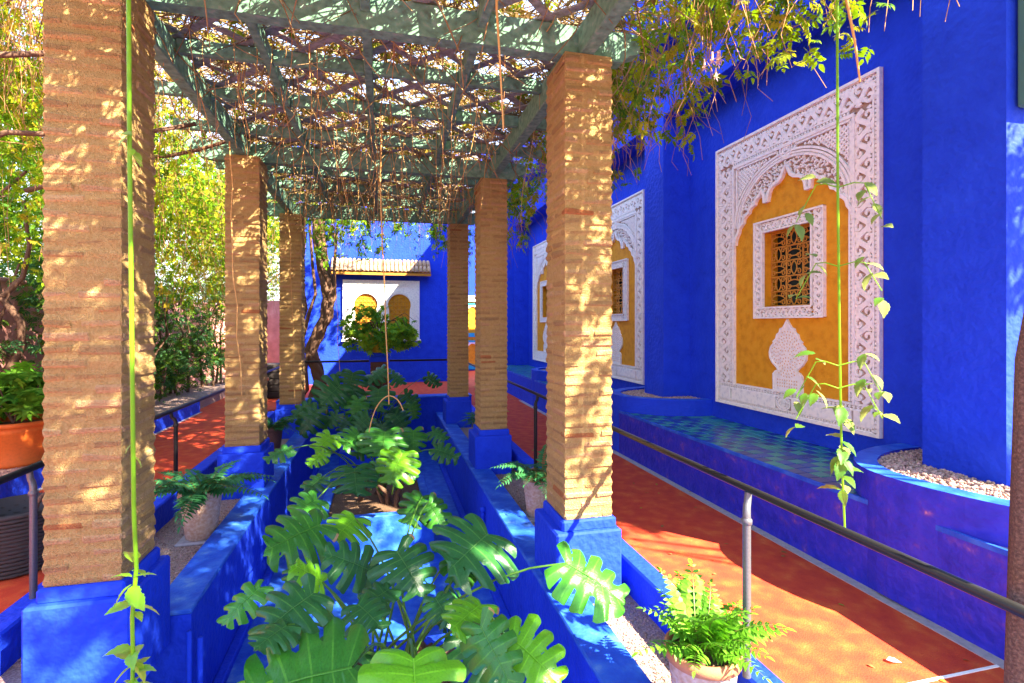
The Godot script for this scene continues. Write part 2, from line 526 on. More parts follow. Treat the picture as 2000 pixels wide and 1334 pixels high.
func make_monstera():
	for tone in [Color(0.045, 0.21, 0.022), Color(0.13, 0.38, 0.012), Color(0.027, 0.13, 0.03)]:
		var set_ = []
		for i in 8:
			set_.append(monstera_mesh(100 + i * 17, [1.0, 1.12, 0.88, 1.0, 1.05, 0.95, 1.1, 0.9][i], tone * [1.0, 1.15, 0.85, 1.05, 0.95, 1.2, 0.8, 1.0][i]))
		mon.append(set_)
func monstera_leaf(t: Node3D, a: Vector3, tip: Vector3, wr: float, kind: int, root: Vector3, size := 1.0):
	var dir = tip - a
	var l = dir.length() * size
	var z = dir.normalized()
	var cam = (Vector3(0, 1.6, 0) - a).normalized()
	var n = (Vector3.UP * 0.75 + cam * 0.75 + RV(0.3)).normalized()
	n = (n - z * n.dot(z)).normalized()
	var x = n.cross(z)
	mi("leaf", mon[kind][rng.randi() % 8], M.monstera, t, Transform3D(Basis(x * l * wr, n * l, z * l), a))
	var b = MB.new(true)
	b.col(Color(0.10, 0.24, 0.03))
	var mid = root.lerp(a, 0.55) + Vector3(0, 0.18, 0) * root.distance_to(a) - z * 0.05
	var pts = []
	for i in 7:
		var u = i / 6.0
		pts.append(root * (1 - u) * (1 - u) + mid * 2 * u * (1 - u) + a * u * u)
	b.tube(pts, 0.0085, 0.005, 5)
	mi("leaf_stalk", b.done(), M.monstera, t)
func fine_leaf(wid: float) -> ArrayMesh:   # smooth pointed leaf with a few teeth, 1 long along +Z
	var b = MB.new(true)
	var n = 12
	for s in [-1.0, 1.0]:
		var row = []
		for i in n + 1:
			var u = float(i) / n
			var w = wid * 0.5 * sin(PI * pow(u, 0.75)) * (1.0 + (0.09 if i % 2 else -0.05)) if i > 0 and i < n else 0.0
			var y = 0.12 * u - 0.34 * u * u
			row.append([Vector3(0, y, u), Vector3(s * w * 0.55, y + w * 0.28, u + w * 0.05), Vector3(s * w, y + w * 0.22 + 0.012 * sin(i * 2.1), u + w * 0.12)])
		for i in n:
			for j in 2:
				var A = row[i][j]; var B = row[i][j + 1]; var C = row[i + 1][j + 1]; var D = row[i + 1][j]
				if s > 0:
					b.tri(A, C, B); b.tri(A, D, C)
				else:
					b.tri(A, B, C); b.tri(A, C, D)
	return b.done()
func frond_mesh(sd: int, pairs: int, broad: float, tone: Color) -> ArrayMesh:   # arching fern frond of length 1 along +Z
	var r := RandomNumberGenerator.new()
	r.seed = sd
	var b = MB.new()
	var pts = []
	for i in 9:
		var u = i / 8.0
		pts.append(Vector3(0.05 * sin(u * 3.0 + sd), 0.55 * u - 0.62 * u * u, u))
	b.col(Color(0.12, 0.14, 0.03))
	b.tube(pts, 0.012, 0.004, 3)
	for i in pairs:
		var u = 0.14 + 0.84 * i / (pairs - 1.0)
		var f = u * 8
		var p = pts[int(min(7, f))].lerp(pts[int(min(7, f)) + 1], f - int(min(7, f)))
		var l = 0.26 * (0.35 + sin(PI * pow(u, 0.8))) * 0.75
		for s in [-1.0, 1.0]:
			b.col(tone * r.randf_range(0.75, 1.25))
			b.leaf(p, Vector3(s, r.randf_range(-0.25, 0.1), 0.35).normalized(), Vector3.UP, l, l * broad, 0.2, r.randf_range(0.1, 0.45))
	b.col(tone)
	b.leaf(pts[8], Vector3(0, -0.6, 1).normalized(), Vector3.UP, 0.14, 0.14 * broad)
	return b.done()
func fern(t: Node3D, at: Vector3, n: int, l0: float, l1: float, meshes: Array, lift := 0.75, low := -0.15):
	for i in n:
		var a = TAU * i / n * 2.4 + R(-0.3, 0.3)
		var up = R(low, lift)
		var l = R(l0, l1)
		var z = Vector3(cos(a) * cos(up), sin(up), sin(a) * cos(up))
		var x = Vector3.UP.cross(z).normalized()
		mi("frond", meshes[rng.randi() % meshes.size()], M.fern, t, Transform3D(Basis(x * l, z.cross(x) * l, z * l), at + Vector3(cos(a), 0, sin(a)) * 0.03))
func sprig_mesh(sd: int, n: int, tone: Color, wid := 0.45) -> ArrayMesh:   # compound leaf about 1 long
	var r := RandomNumberGenerator.new()
	r.seed = sd
	var b = MB.new()
	b.col(Color(tone.r * 0.8 + 0.05, tone.g * 0.8, tone.b))
	b.tube([Vector3.ZERO, Vector3(0, 0.06, 0.45), Vector3(0, 0, 0.85)], 0.012, 0.006, 3)
	for i in n:
		var u = 0.25 + 0.6 * i / n
		for s in [-1.0, 1.0]:
			b.col(tone * r.randf_range(0.75, 1.25))
			b.leaf(Vector3(0, 0.05 * sin(u * 3), u), Vector3(s, r.randf_range(-0.4, 0.1), 0.45).normalized(), Vector3.UP, 0.36, 0.36 * wid, 0.25, r.randf_range(0, 0.35))
	b.col(tone)
	b.leaf(Vector3(0, 0, 0.82), Vector3(0, -0.25, 1).normalized(), Vector3.UP, 0.4, 0.4 * wid)
	return b.done()
func turned(at: Vector3, s: float, z: Vector3, roll := 0.0) -> Transform3D:
	z = z.normalized()
	var x = Vector3.UP.cross(z)
	x = x.normalized() if x.length() > 0.05 else Vector3.RIGHT
	x = x.rotated(z, roll)
	return Transform3D(Basis(x * s, z.cross(x) * s, z * s), at)
func scatter(called: String, parent: Node, mesh: Mesh, spots: Array, s0: float, s1: float, tones: Array, down := 0.5) -> void:
	var xf = []
	var cl = []
	for p in spots:
		var a = R(0, TAU)
		xf.append(turned(p, R(s0, s1), Vector3(cos(a), R(-1.0, 1.0) - down, sin(a)), R(-0.9, 0.9)))
		var c: Color = tones[rng.randi() % tones.size()]
		cl.append(c * R(0.75, 1.25))
	mmi(called, mesh, M.foliage, parent, xf, cl)
func clump_spots(n: int, clumps: int, f: Callable, spread: float) -> Array:
	var out = []
	var cs = []
	for i in clumps:
		cs.append(f.call())
	for i in n:
		var c = cs[rng.randi() % clumps]
		out.append(c + Vector3(rng.randfn(0, spread), rng.randfn(0, spread * 0.7), rng.randfn(0, spread)))
	return out
func pruned(spots: Array, at: Vector3) -> Array:   # crowns by the path are cut back so that the sun reaches the near path and wall
	var out = []
	for s in spots:
		var p = at + s
		var t = p.y / 1.3
		var g = Vector2(p.x - t, -p.z + 1.15 * t)
		if not (g.x > 0.85 and g.x < 2.75 and g.y > 1.95 and g.y < 3.7):
			out.append(s)
	return out
func twigs_mesh(n: int, spread: Vector3, l0: float, l1: float, r: float, dir: Vector3, tone: Color, sd: int) -> ArrayMesh:
	var g := RandomNumberGenerator.new()
	g.seed = sd
	var b = MB.new(true)
	for i in n:
		var p = Vector3(g.randf_range(-1, 1) * spread.x, g.randf_range(-1, 1) * spread.y, g.randf_range(-1, 1) * spread.z)
		var d = (dir + Vector3(g.randf_range(-1, 1), g.randf_range(-0.5, 0.5), g.randf_range(-1, 1)) * 0.8).normalized()
		var l = g.randf_range(l0, l1)
		var pts = [p]
		for k in 4:
			d = (d + Vector3(g.randf_range(-1, 1), g.randf_range(-0.6, 0.45), g.randf_range(-1, 1)) * 0.42).normalized()
			p = p + d * l / 4
			pts.append(p)
		b.col(tone * g.randf_range(0.6, 1.4))
		b.tube(pts, r * g.randf_range(0.6, 1.5), r * 0.5, 3)
	return b.done()

# ---- carved stucco, in the plane of its panel (x along, y up, z out)
func scroll_cell(w: float, l: float) -> ArrayMesh:   # one wave of a running scroll along +y, w wide
	var b = MB.new()
	var z0 = 0.0
	var z1 = 0.022
	var pts = []
	for i in 13:
		var u = i / 12.0
		pts.append(Vector2(sin(u * TAU) * w * 0.27, (u - 0.5) * l))
	b.ribbon(pts, w * 0.25, w * 0.25, z0, z1)
	for s in [-1.0, 1.0]:
		var c = Vector2(-s * w * 0.22, -s * l * 0.25)
		var sp = []
		for i in 11:   # curl filling the bay of the wave
			var a = i / 10.0 * TAU * 0.95 + (PI * 0.5 if s > 0 else -PI * 0.5)
			var rr = lerpf(w * 0.24, w * 0.05, i / 10.0)
			sp.append(c + Vector2(cos(a) * rr, sin(a) * rr * 1.15))
		b.ribbon(sp, w * 0.17, w * 0.13, z0, z1 * 0.9)
		for k in [-1.0, 1.0]:
			var q = Vector2(-s * w * 0.40, -s * l * 0.25 + k * l * 0.22)
			b.ribbon([q, q + Vector2(s * w * 0.1, k * l * 0.05), q + Vector2(s * w * 0.24, k * l * 0.03)], 0.008, 0.005, z0, z1 * 0.95, w * 0.2)
		var q2 = Vector2(s * w * 0.42, -s * l * 0.25)
		b.ribbon([q2 - Vector2(0, l * 0.17), q2, q2 + Vector2(0, l * 0.17)], 0.010, 0.010, z0, z1, w * 0.19)
		b.ribbon([q2 - Vector2(s * w * 0.16, l * 0.06), q2 - Vector2(s * w * 0.12, -l * 0.02), q2 - Vector2(s * w * 0.06, -l * 0.10)], 0.004, 0.004, z0, z1, w * 0.10)
	return b.done()
func teeth(a: Vector2, b: Vector2, step: float, w: float) -> ArrayMesh:   # a row of small lozenges between two fillets
	var m = MB.new()
	var d = (b - a).normalized()
	var o = Vector2(-d.y, d.x)
	var n = int(a.distance_to(b) / step)
	for i in n:
		var c = a + d * (i + 0.5) * a.distance_to(b) / n
		m.ribbon([c - d * step * 0.42, c, c + d * step * 0.42], 0.002, 0.002, 0.0, 0.018, w * 0.62)
	for s in [-1.0, 1.0]:
		m.ribbon([a + o * s * w * 0.5, b + o * s * w * 0.5], w * 0.42, w * 0.42, 0.0, 0.020)
	return m.done()
func arch_curve() -> Array:   # right half of the cusped arch, from its tip down; x from the middle
	var p = [Vector2(0, 2.415), Vector2(0.035, 2.36), Vector2(0.06, 2.31), Vector2(0.10, 2.28), Vector2(0.16, 2.265), Vector2(0.205, 2.24), Vector2(0.235, 2.19), Vector2(0.245, 2.12), Vector2(0.29, 2.12)]
	p += [Vector2(0.295, 2.19), Vector2(0.335, 2.25), Vector2(0.36, 2.20), Vector2(0.40, 2.185), Vector2(0.425, 2.155), Vector2(0.43, 2.13), Vector2(0.475, 2.12), Vector2(0.51, 2.095), Vector2(0.525, 2.06)]
	p += [Vector2(0.565, 2.045), Vector2(0.60, 2.01), Vector2(0.61, 1.97), Vector2(0.645, 1.95), Vector2(0.675, 1.92), Vector2(0.69, 1.87), Vector2(0.715, 1.84), Vector2(0.735, 1.80), Vector2(0.745, 1.745)]
	return p
func grille_bar(t: Node3D, pts: Array, r: float):
	var b = MB.new(true)
	b.tube(pts, r, r, 5)
	mi("grille_bar", b.done(), M.ochre_iron, t)
func carved_panel(parent: Node3D, at: Transform3D, detail: bool):
	var t := Node3D.new()
	put(t, "carved_panel", parent)
	t.transform = at
	var W = 2.05; var H = 2.88; var CX = 1.075
	var f = MB.new()   # ochre ground with the window opening left free
	for r in [[0.0, W, 0.0, 1.06], [0.0, W, 1.81, H], [0.0, 0.755, 1.06, 1.81], [1.375, W, 1.06, 1.81]]:
		f.box(Vector3((r[0] + r[1]) / 2, (r[2] + r[3]) / 2, -0.10), Vector3(r[1] - r[0], r[3] - r[2], 0.2))
	mi("ochre_ground", f.done(), M.ochre, t)
	mi("window_glass", box1(Vector3(0.62, 0.75, 0.02), Vector3(1.065, 1.435, -0.17)), M.dark_glass, t)
	# edge fillets of the whole panel and of the scroll band
	var e = MB.new()
	for r in [[0.0125, 0.0, 0.0125, H, 0.025, 0.034], [W - 0.0125, 0.0, W - 0.0125, H, 0.025, 0.034], [0.0, H - 0.0125, W, H - 0.0125, 0.025, 0.0345], [0.0, 0.0125, W, 0.0125, 0.025, 0.0345], [0.306, 0.23, 0.306, 2.60, 0.026, 0.031], [W - 0.236, 0.23, W - 0.236, 2.60, 0.024, 0.031], [0.293, 2.60, W - 0.224, 2.60, 0.03, 0.0315]]:
		e.ribbon([Vector2(r[0], r[1]), Vector2(r[2], r[3])], r[4], r[4], 0.0, r[5])
	mi("fillet", e.done(), M.white_stucco, t)
	for r in [[Vector2(0.045, 0.03), Vector2(0.045, H - 0.03)], [Vector2(0.262, 0.25), Vector2(0.262, 2.60)], [Vector2(W - 0.045, 0.03), Vector2(W - 0.045, H - 0.03)], [Vector2(W - 0.262, 0.25), Vector2(W - 0.262, 2.60)], [Vector2(0.05, H - 0.045), Vector2(W - 0.05, H - 0.045)], [Vector2(0.28, 2.635), Vector2(W - 0.28, 2.635)]]:
		mi("bead_row", teeth(r[0], r[1], 0.034, 0.04), M.white_stucco, t)
	var cell = scroll_cell(0.19, 0.235)
	var n = 12
	for side in [0.153, W - 0.153]:
		for i in n:
			var h = 0.25 + (i + 0.5) * 2.36 / n
			mi("carved_scroll", cell, M.white_stucco, t, Transform3D(Basis.from_scale(Vector3(1, 2.36 / n / 0.235, 1)), Vector3(side, h, 0)))
	for i in 10:
		mi("carved_scroll", cell, M.white_stucco, t, Transform3D(Basis(Vector3(0, 0, 1), PI / 2) * Basis.from_scale(Vector3(1, 0.83, 1)), Vector3(0.05 + (i + 0.5) * 1.95 / 10, H - 0.14, 0)))
	var bk = MB.new()
	for r in [[0.025, 0.29, 0.0, H], [W - 0.29, W - 0.025, 0.0, H], [0.29, W - 0.29, 2.6, H], [0.29, W - 0.29, 0.0, 0.23]]:
		bk.box(Vector3((r[0] + r[1]) / 2, (r[2] + r[3]) / 2, 0.0015), Vector3(r[1] - r[0], r[3] - r[2], 0.006))
	var top = [Vector2(0.325, 1.745), Vector2(0.325, 2.59), Vector2(1.825, 2.59), Vector2(1.825, 1.745)]
	var hf = arch_curve()
	for i in hf.size():
		top.append(Vector2(CX + hf[hf.size() - 1 - i].x, hf[hf.size() - 1 - i].y))
	for i in range(1, hf.size()):
		top.append(Vector2(CX - hf[i].x, hf[i].y))
	bk.prism(PackedVector2Array(top), -0.002, 0.005)
	mi("recessed_ground", bk.done(), M.stucco_ground, t)
	# foot of the panel: plain band, dotted edge and ring
	var bm = MB.new()
	for r in [[0.07, 0.245, 0.06, 0.19], [0.265, 0.93, 0.06, 0.19], [1.135, W - 0.265, 0.06, 0.19], [W - 0.245, W - 0.07, 0.06, 0.19]]:
		bm.box(Vector3((r[0] + r[1]) / 2, (r[2] + r[3]) / 2, 0.012), Vector3(r[1] - r[0], r[3] - r[2], 0.0225), 0.004)
	mi("foot_band", bm.done(), M.white_stucco, t)
	mi("bead_row", teeth(Vector2(0.06, 0.045), Vector2(W - 0.06, 0.045), 0.03, 0.03), M.white_stucco, t)
	mi("bead_row", teeth(Vector2(0.06, 0.21), Vector2(W - 0.06, 0.21), 0.04, 0.045), M.white_stucco, t)
	var rg = MB.new()
	for q in [[0.085, 0.016, 0.024], [0.058, 0.02, 0.022], [0.02, 0.036, 0.023]]:
		var pts = []
		for i in 25:
			pts.append(Vector2(CX - 0.043 + cos(TAU * i / 24) * q[0], 0.125 + sin(TAU * i / 24) * q[0] * 0.75))
		rg.ribbon(pts, q[1], q[1], 0.0, q[2])
	mi("ring_medallion", rg.done(), M.white_stucco, t)
	# arch: cusped edge, ring bands, foliage infill and lozenge spandrels
	var half = arch_curve()
	var edge = []
	for i in half.size():
		edge.append(Vector2(CX - half[half.size() - 1 - i].x, half[half.size() - 1 - i].y))
	for i in range(1, half.size()):
		edge.append(Vector2(CX + half[i].x, half[i].y))
	var poly := PackedVector2Array(edge)
	var ring_r = func(a: float, k: float) -> Vector2:
		return Vector2(CX + cos(a) * 0.745 * k, 1.93 + sin(a) * 0.605 * k)
	var ab = MB.new()
	ab.ribbon(edge, 0.034, 0.034, 0.0, 0.036)
	mi("cusped_edge", ab.done(), M.white_stucco, t)
	for q in [[1.0, 0.022, 0.028], [0.955, 0.02, 0.024], [0.905, 0.022, 0.027]]:
		var rb = MB.new()
		var pts = []
		for i in 41:
			pts.append(ring_r.call(PI * i / 40.0, q[0]))
		rb.ribbon(pts, q[1], q[1], 0.0, q[2])
		mi("arch_ring", rb.done(), M.white_stucco, t)
	var dz = MB.new()
	for i in 90:
		var a = PI * (i + 0.5) / 90
		dz.ribbon([ring_r.call(a, 0.918), ring_r.call(a, 0.93), ring_r.call(a, 0.944)], 0.003, 0.003, 0.0, 0.018, 0.017)
	mi("arch_beads", dz.done(), M.white_stucco, t)
	var fl = MB.new()
	var g := RandomNumberGenerator.new()
	g.seed = 5
	var step = 0.034
	for iy in 26:
		for ix in 46:
			var p = Vector2(CX - 0.76 + ix * step + g.randf_range(-0.008, 0.008), 1.72 + iy * step + g.randf_range(-0.008, 0.008))
			var e2 = Vector2((p.x - CX) / 0.745, (p.y - 1.93) / 0.605)
			if p.y < 1.93: e2.y = 0
			var inside_ring = e2.length() < 0.88
			if not inside_ring or Geometry2D.is_point_in_polygon(p, poly) or p.y < 1.75 or absf(p.x - CX) > 0.72:
				continue
			var below = false
			for k in half.size() - 1:
				if absf(p.x - CX) >= half[k].x - 0.001 and absf(p.x - CX) <= half[k + 1].x and p.y < minf(half[k].y, half[k + 1].y):
					below = true
			if below:
				continue
			var a = g.randf_range(0, TAU)
			var pts = []
			for i in 5:
				a += 0.75 * (1 if (ix + iy) % 2 else -1)
				pts.append(p + Vector2(cos(a), sin(a)) * 0.0155)
			fl.ribbon(pts, 0.012, 0.008, 0.0, 0.020 + g.randf_range(0, 0.004), 0.014)
	var flo = mi("arch_foliage", fl.done(), M.white_stucco, t)
	flo.set_meta("kind", "stuff")
	for s in [-1.0, 1.0]:   # spandrels
		var sp = MB.new()
		for dirn in [-1.0, 1.0]:
			var k = -40
			while k < 60:
				var c = k * 0.046
				var run = []
				for i in 60:
					var x = i * 0.013
					var p = Vector2(x, 1.85 + c + dirn * x)
					var ok = x < 0.70 and p.y < 2.555 and p.y > 1.95 and Vector2(x / 0.745, (p.y - 1.93) / 0.605).length() > 1.035 and x > 0.12
					if ok:
						run.append(Vector2(CX + s * x, p.y))
					if (not ok or i == 59) and run.size() > 1:
						sp.ribbon([run[0], run[run.size() - 1]], 0.016, 0.016, 0.0, 0.021 + dirn * 0.001)
						run = []
				k += 1
		for r in [[Vector2(0.715, 2.57), Vector2(0.715, 2.12)], [Vector2(0.11, 2.572), Vector2(0.72, 2.572)], [Vector2(0.11, 2.57), Vector2(0.11, 2.53)]]:
			sp.ribbon([Vector2(CX + s * r[0].x, r[0].y), Vector2(CX + s * r[1].x, r[1].y)], 0.022, 0.022, 0.0, 0.0265)
		mi("spandrel_lattice", sp.done(), M.white_stucco, t)
	var ro = MB.new()
	for q in [[0.085, 0.018, 0.029], [0.05, 0.018, 0.026], [0.017, 0.032, 0.028]]:
		var pts = []
		for i in 21:
			pts.append(Vector2(CX, 2.565) + Vector2(cos(TAU * i / 20), sin(TAU * i / 20)) * q[0] * 0.9)
		ro.ribbon(pts, q[1], q[1], 0.0, q[2])
	mi("rosette", ro.done(), M.white_stucco, t)
	# window surround
	var wf = MB.new()
	for r in [[0.64, 0.953, 0.64, 1.925], [1.51, 0.953, 1.51, 1.925], [0.75, 1.055, 0.75, 1.815], [1.382, 1.055, 1.382, 1.815]]:
		wf.ribbon([Vector2(r[0], r[1]), Vector2(r[2], r[3])], 0.018, 0.018, 0.0, 0.034)
	for r in [[0.631, 0.955, 1.519, 0.955], [0.631, 1.923, 1.519, 1.923], [0.741, 1.052, 1.391, 1.052], [0.741, 1.818, 1.391, 1.818]]:
		wf.ribbon([Vector2(r[0], r[1]), Vector2(r[2], r[3])], 0.018, 0.018, 0.0, 0.0345)
	mi("window_frame", wf.done(), M.white_stucco, t)
	var c2 = scroll_cell(0.095, 0.10)
	for i in 9:
		for x in [0.695, 1.446]:
			mi("frame_scroll", c2, M.white_stucco, t, Transform3D(Basis.from_scale(Vector3(1, 1.07, 1)), Vector3(x, 1.01 + i * 0.107, 0.004)))
	for i in 6:
		for y in [1.003, 1.871]:
			mi("frame_scroll", c2, M.white_stucco, t, Transform3D(Basis(Vector3(0, 0, 1), PI / 2) * Basis.from_scale(Vector3(0.85, 1.03, 1)), Vector3(0.81 + i * 0.103, y, 0.004)))
	# iron grille set back in the opening
	var gz = -0.085
	if detail:
		for x in [0.765, 0.96, 1.17, 1.365]:
			grille_bar(t, [Vector3(x, 1.06, gz), Vector3(x, 1.81, gz)], 0.009)
		for y in [1.07, 1.215, 1.36, 1.51, 1.655, 1.80]:
			grille_bar(t, [Vector3(0.755, y, gz + 0.004), Vector3(1.375, y, gz + 0.004)], 0.008)
		for ix in 3:
			for iy in 5:
				var c = Vector3([0.862, 1.065, 1.268][ix], [1.142, 1.287, 1.435, 1.582, 1.727][iy], gz + 0.008)
				var upright = (ix + iy) % 2 == 1
				for s in [-1.0, 1.0]:
					var pts = []
					for i in 13:   # pointed eye
						var u = i / 12.0 * 2 - 1
						var o = s * 0.036 * (1 - u * u)
						pts.append(c + (Vector3(o, u * 0.068, 0) if upright else Vector3(u * 0.09, o * 0.9, 0)))
					grille_bar(t, pts, 0.0062)
					for v in [-1.0, 1.0]:
						var sp2 = []
						var cc = c + Vector3(s * 0.062, v * 0.040, 0)
						for i in 15:
							var a = i / 14.0 * TAU * 1.25 + (0.0 if s * v > 0 else PI)
							var rr = lerpf(0.030, 0.008, i / 14.0)
							sp2.append(cc + Vector3(cos(a * s * v) * rr, sin(a * s * v) * rr, 0))
						grille_bar(t, sp2, 0.0058)
	else:
		var b = MB.new()
		for x in 7:
			b.tube([Vector3(0.765 + x * 0.1, 1.06, gz), Vector3(0.765 + x * 0.1, 1.81, gz)], 0.006, 0.006, 4)
		for y in 8:
			b.tube([Vector3(0.755, 1.08 + y * 0.1, gz + 0.006), Vector3(1.375, 1.08 + y * 0.1, gz + 0.006)], 0.006, 0.006, 4)
		for x in 6:
			for y in 7:
				var pts = []
				for i in 9:
					pts.append(Vector3(0.815 + x * 0.1 + cos(TAU * i / 8) * 0.035, 1.13 + y * 0.1 + sin(TAU * i / 8) * 0.035, gz + 0.01))
				b.tube(pts, 0.005, 0.005, 4)
		mi("grille", b.done(), M.ochre_iron, t)
	# vase plaque: outline, and the little pierced petals
	var vo = []
	for q in [[0.178, 0.24], [0.178, 0.40], [0.15, 0.425], [0.115, 0.44], [0.13, 0.47], [0.185, 0.51], [0.222, 0.56], [0.228, 0.61], [0.212, 0.66], [0.17, 0.70], [0.178, 0.715], [0.14, 0.745], [0.128, 0.785], [0.095, 0.805], [0.085, 0.84], [0.05, 0.85], [0.03, 0.875]]:
		vo.append(Vector2(CX + 0.005 + q[0], q[1]))
	vo.append(Vector2(CX + 0.005, 0.925))
	for i in range(16, -1, -1):
		vo.append(Vector2(2 * (CX + 0.005) - vo[i].x, vo[i].y))
	var vb = MB.new()
	var vp := PackedVector2Array(vo)
	vb.prism(vp, 0.0, 0.016)
	vo.append(vo[0])
	vb.ribbon(vo, 0.018, 0.018, 0.0, 0.024)
	mi("vase_plaque", vb.done(), M.white_stucco, t)
	var pet = MB.new()
	for k in 7:
		var rr = 0.028 + k * 0.027
		for i in 6 + k * 5:
			var a = TAU * i / (6 + k * 5) + k * 0.4
			var c = Vector2(CX + 0.005 + cos(a) * rr, 0.60 + sin(a) * rr * 1.1)
			if Geometry2D.is_point_in_polygon(c + Vector2(cos(a), sin(a)) * 0.022, vp):
				pet.ribbon([c, c + Vector2(cos(a), sin(a)) * 0.008, c + Vector2(cos(a + 0.4), sin(a + 0.4)) * 0.017], 0.002, 0.002, 0.01, 0.0175, 0.0085)
	for y in [0.29, 0.32, 0.35]:
		for i in 9:
			pet.ribbon([Vector2(CX - 0.12 + i * 0.03, y - 0.008), Vector2(CX - 0.113 + i * 0.03, y), Vector2(CX - 0.12 + i * 0.03, y + 0.008)], 0.002, 0.002, 0.01, 0.0175, 0.009)
	mi("vase_piercings", pet.done(), M.ochre, t)

func rail_post(t: Node3D, x: float, d: float, y0: float, y1: float, rx: float, m: Material):
	var b = MB.new(true)
	b.tube([P(x, y0, d), P(x, y1 - 0.14, d), P(x, y1 - 0.10, d), P(x + (rx - x) * 0.35, y1 - 0.075, d + 0.01), P(x + (rx - x) * 0.8, y1 - 0.06, d + 0.02), P(rx, y1 - 0.015, d + 0.02)], 0.019, 0.016, 10)
	b.lathe([Vector2(0.021, 0.0), Vector2(0.024, 0.005), Vector2(0.024, 0.02), Vector2(0.019, 0.028)], 12, P(x, y1 - 0.15, d))
	mi("post", b.done(), m, t)
func flower_pot(called: String, label: String, at: Vector3, r: float, h: float, body: Material, rim: Material, group := "") -> Node3D:
	var t = thing(called, label, "plant pot", at, group)
	var b = MB.new(true)
	b.lathe([Vector2(0.001, 0.0), Vector2(r * 0.66, 0.0), Vector2(r * 0.70, h * 0.04), Vector2(r * 0.84, h * 0.5), Vector2(r * 0.94, h * 0.86)], 28)
	mi("bowl", b.done(), body, t)
	var q = MB.new(true)
	q.lathe([Vector2(r * 0.94, h * 0.85), Vector2(r * 1.04, h * 0.87), Vector2(r * 1.06, h * 0.93), Vector2(r * 1.03, h * 0.995), Vector2(r * 0.97, h), Vector2(r * 0.88, h * 0.98), Vector2(r * 0.86, h * 0.88)], 28)
	mi("rim", q.done(), rim, t)
	var s = MB.new()
	s.lathe([Vector2(0.001, h * 0.91), Vector2(r * 0.5, h * 0.905), Vector2(r * 0.875, h * 0.89)], 20)
	mi("soil", s.done(), M.soil, t)
	return t
func tree(called: String, label: String, at: Vector3, h: float, crown_c: Vector3, crown_r: Vector3, n: int, tones: Array, mesh: Mesh, s0: float, s1: float, group := "", clumps := 40):
	var t = thing(called, label, "tree", at, group)
	var b = MB.new(true)
	var top = Vector3(R(-0.2, 0.2), h * 0.7, R(-0.2, 0.2))
	b.tube([Vector3.ZERO, Vector3(R(-0.1, 0.1), h * 0.25, 0.05), Vector3(R(-0.2, 0.2), h * 0.5, 0), top], 0.06 + h * 0.014, 0.04, 8, false, 0.08)
	for i in 9:
		var e = crown_c + Vector3(R(-0.8, 0.8) * crown_r.x, R(-0.5, 0.8) * crown_r.y, R(-0.8, 0.8) * crown_r.z)
		var s = Vector3(0, h * R(0.3, 0.68), 0)
		b.tube([s, s.lerp(e, 0.4) + RV(0.15), s.lerp(e, 0.75) + RV(0.15), e], 0.045, 0.01, 5)
	mi("trunk", b.done(), M.bark, t)
	var pick = func() -> Vector3:
		var v = Vector3(R(-1, 1), R(-1, 1), R(-1, 1))
		while v.length() > 1.0 or v.length() < 0.35:
			v = Vector3(R(-1, 1), R(-1, 1), R(-1, 1))
		return crown_c + v * crown_r
	scatter("crown", t, mesh, pruned(clump_spots(n, clumps, pick, crown_r.length() * 0.11), at), s0, s1, tones)

func _ready():
	rng.seed = 20240
	# ---- camera, sky, sun, exposure
	var cam := Camera3D.new()
	cam.name = "camera"
	add_child(cam)
	cam.position = Vector3(0, 1.6, 0)
	cam.rotation.y = -0.2431
	cam.near = 0.05
	cam.far = 400.0
	cam.projection = Camera3D.PROJECTION_FRUSTUM
	cam.size = 0.05 * 1334.0 / 1020.9
	cam.frustum_offset = Vector2(0, -0.05 * 32.2 / 1020.9)
	cam.current = true
	var env := Environment.new()
	var sky := Sky.new()
	var sm := ProceduralSkyMaterial.new()
	sm.sky_top_color = Color(0.56, 0.68, 0.90)
	sm.sky_horizon_color = Color(0.93, 0.91, 0.87)
	sm.sky_curve = 0.16
	sm.ground_horizon_color = Color(0.62, 0.56, 0.50)
	sm.ground_bottom_color = Color(0.42, 0.36, 0.30)
	sm.sky_energy_multiplier = 1.0
	sky.sky_material = sm
	env.background_mode = Environment.BG_SKY
	env.sky = sky
	env.background_energy_multiplier = 0.6
	env.tonemap_mode = Environment.TONE_MAPPER_LINEAR
	env.tonemap_exposure = 9.0
	env.sdfgi_enabled = true
	env.ssao_enabled = true
	env.ssil_enabled = true
	var we := WorldEnvironment.new()
	we.name = "environment"
	we.environment = env
	add_child(we)
	var sun := DirectionalLight3D.new()
	sun.name = "sun"
	add_child(sun)
	sun.look_at_from_position(Vector3.ZERO, Vector3(-1.0, -1.3, -1.15), Vector3.UP)
	sun.light_color = Color(1.0, 0.95, 0.86)
	sun.light_energy = 1.4
	sun.light_angular_distance = 0.5
	sun.shadow_enabled = true

	make_materials()
	make_brick_meshes()
	make_monstera()
	build_ground()
	build_blue_house()
	build_back_house()
	build_pink_side()
	build_pergola()
	build_rails()
	build_pots()
	build_monsteras()
	build_vines()
	build_trees()

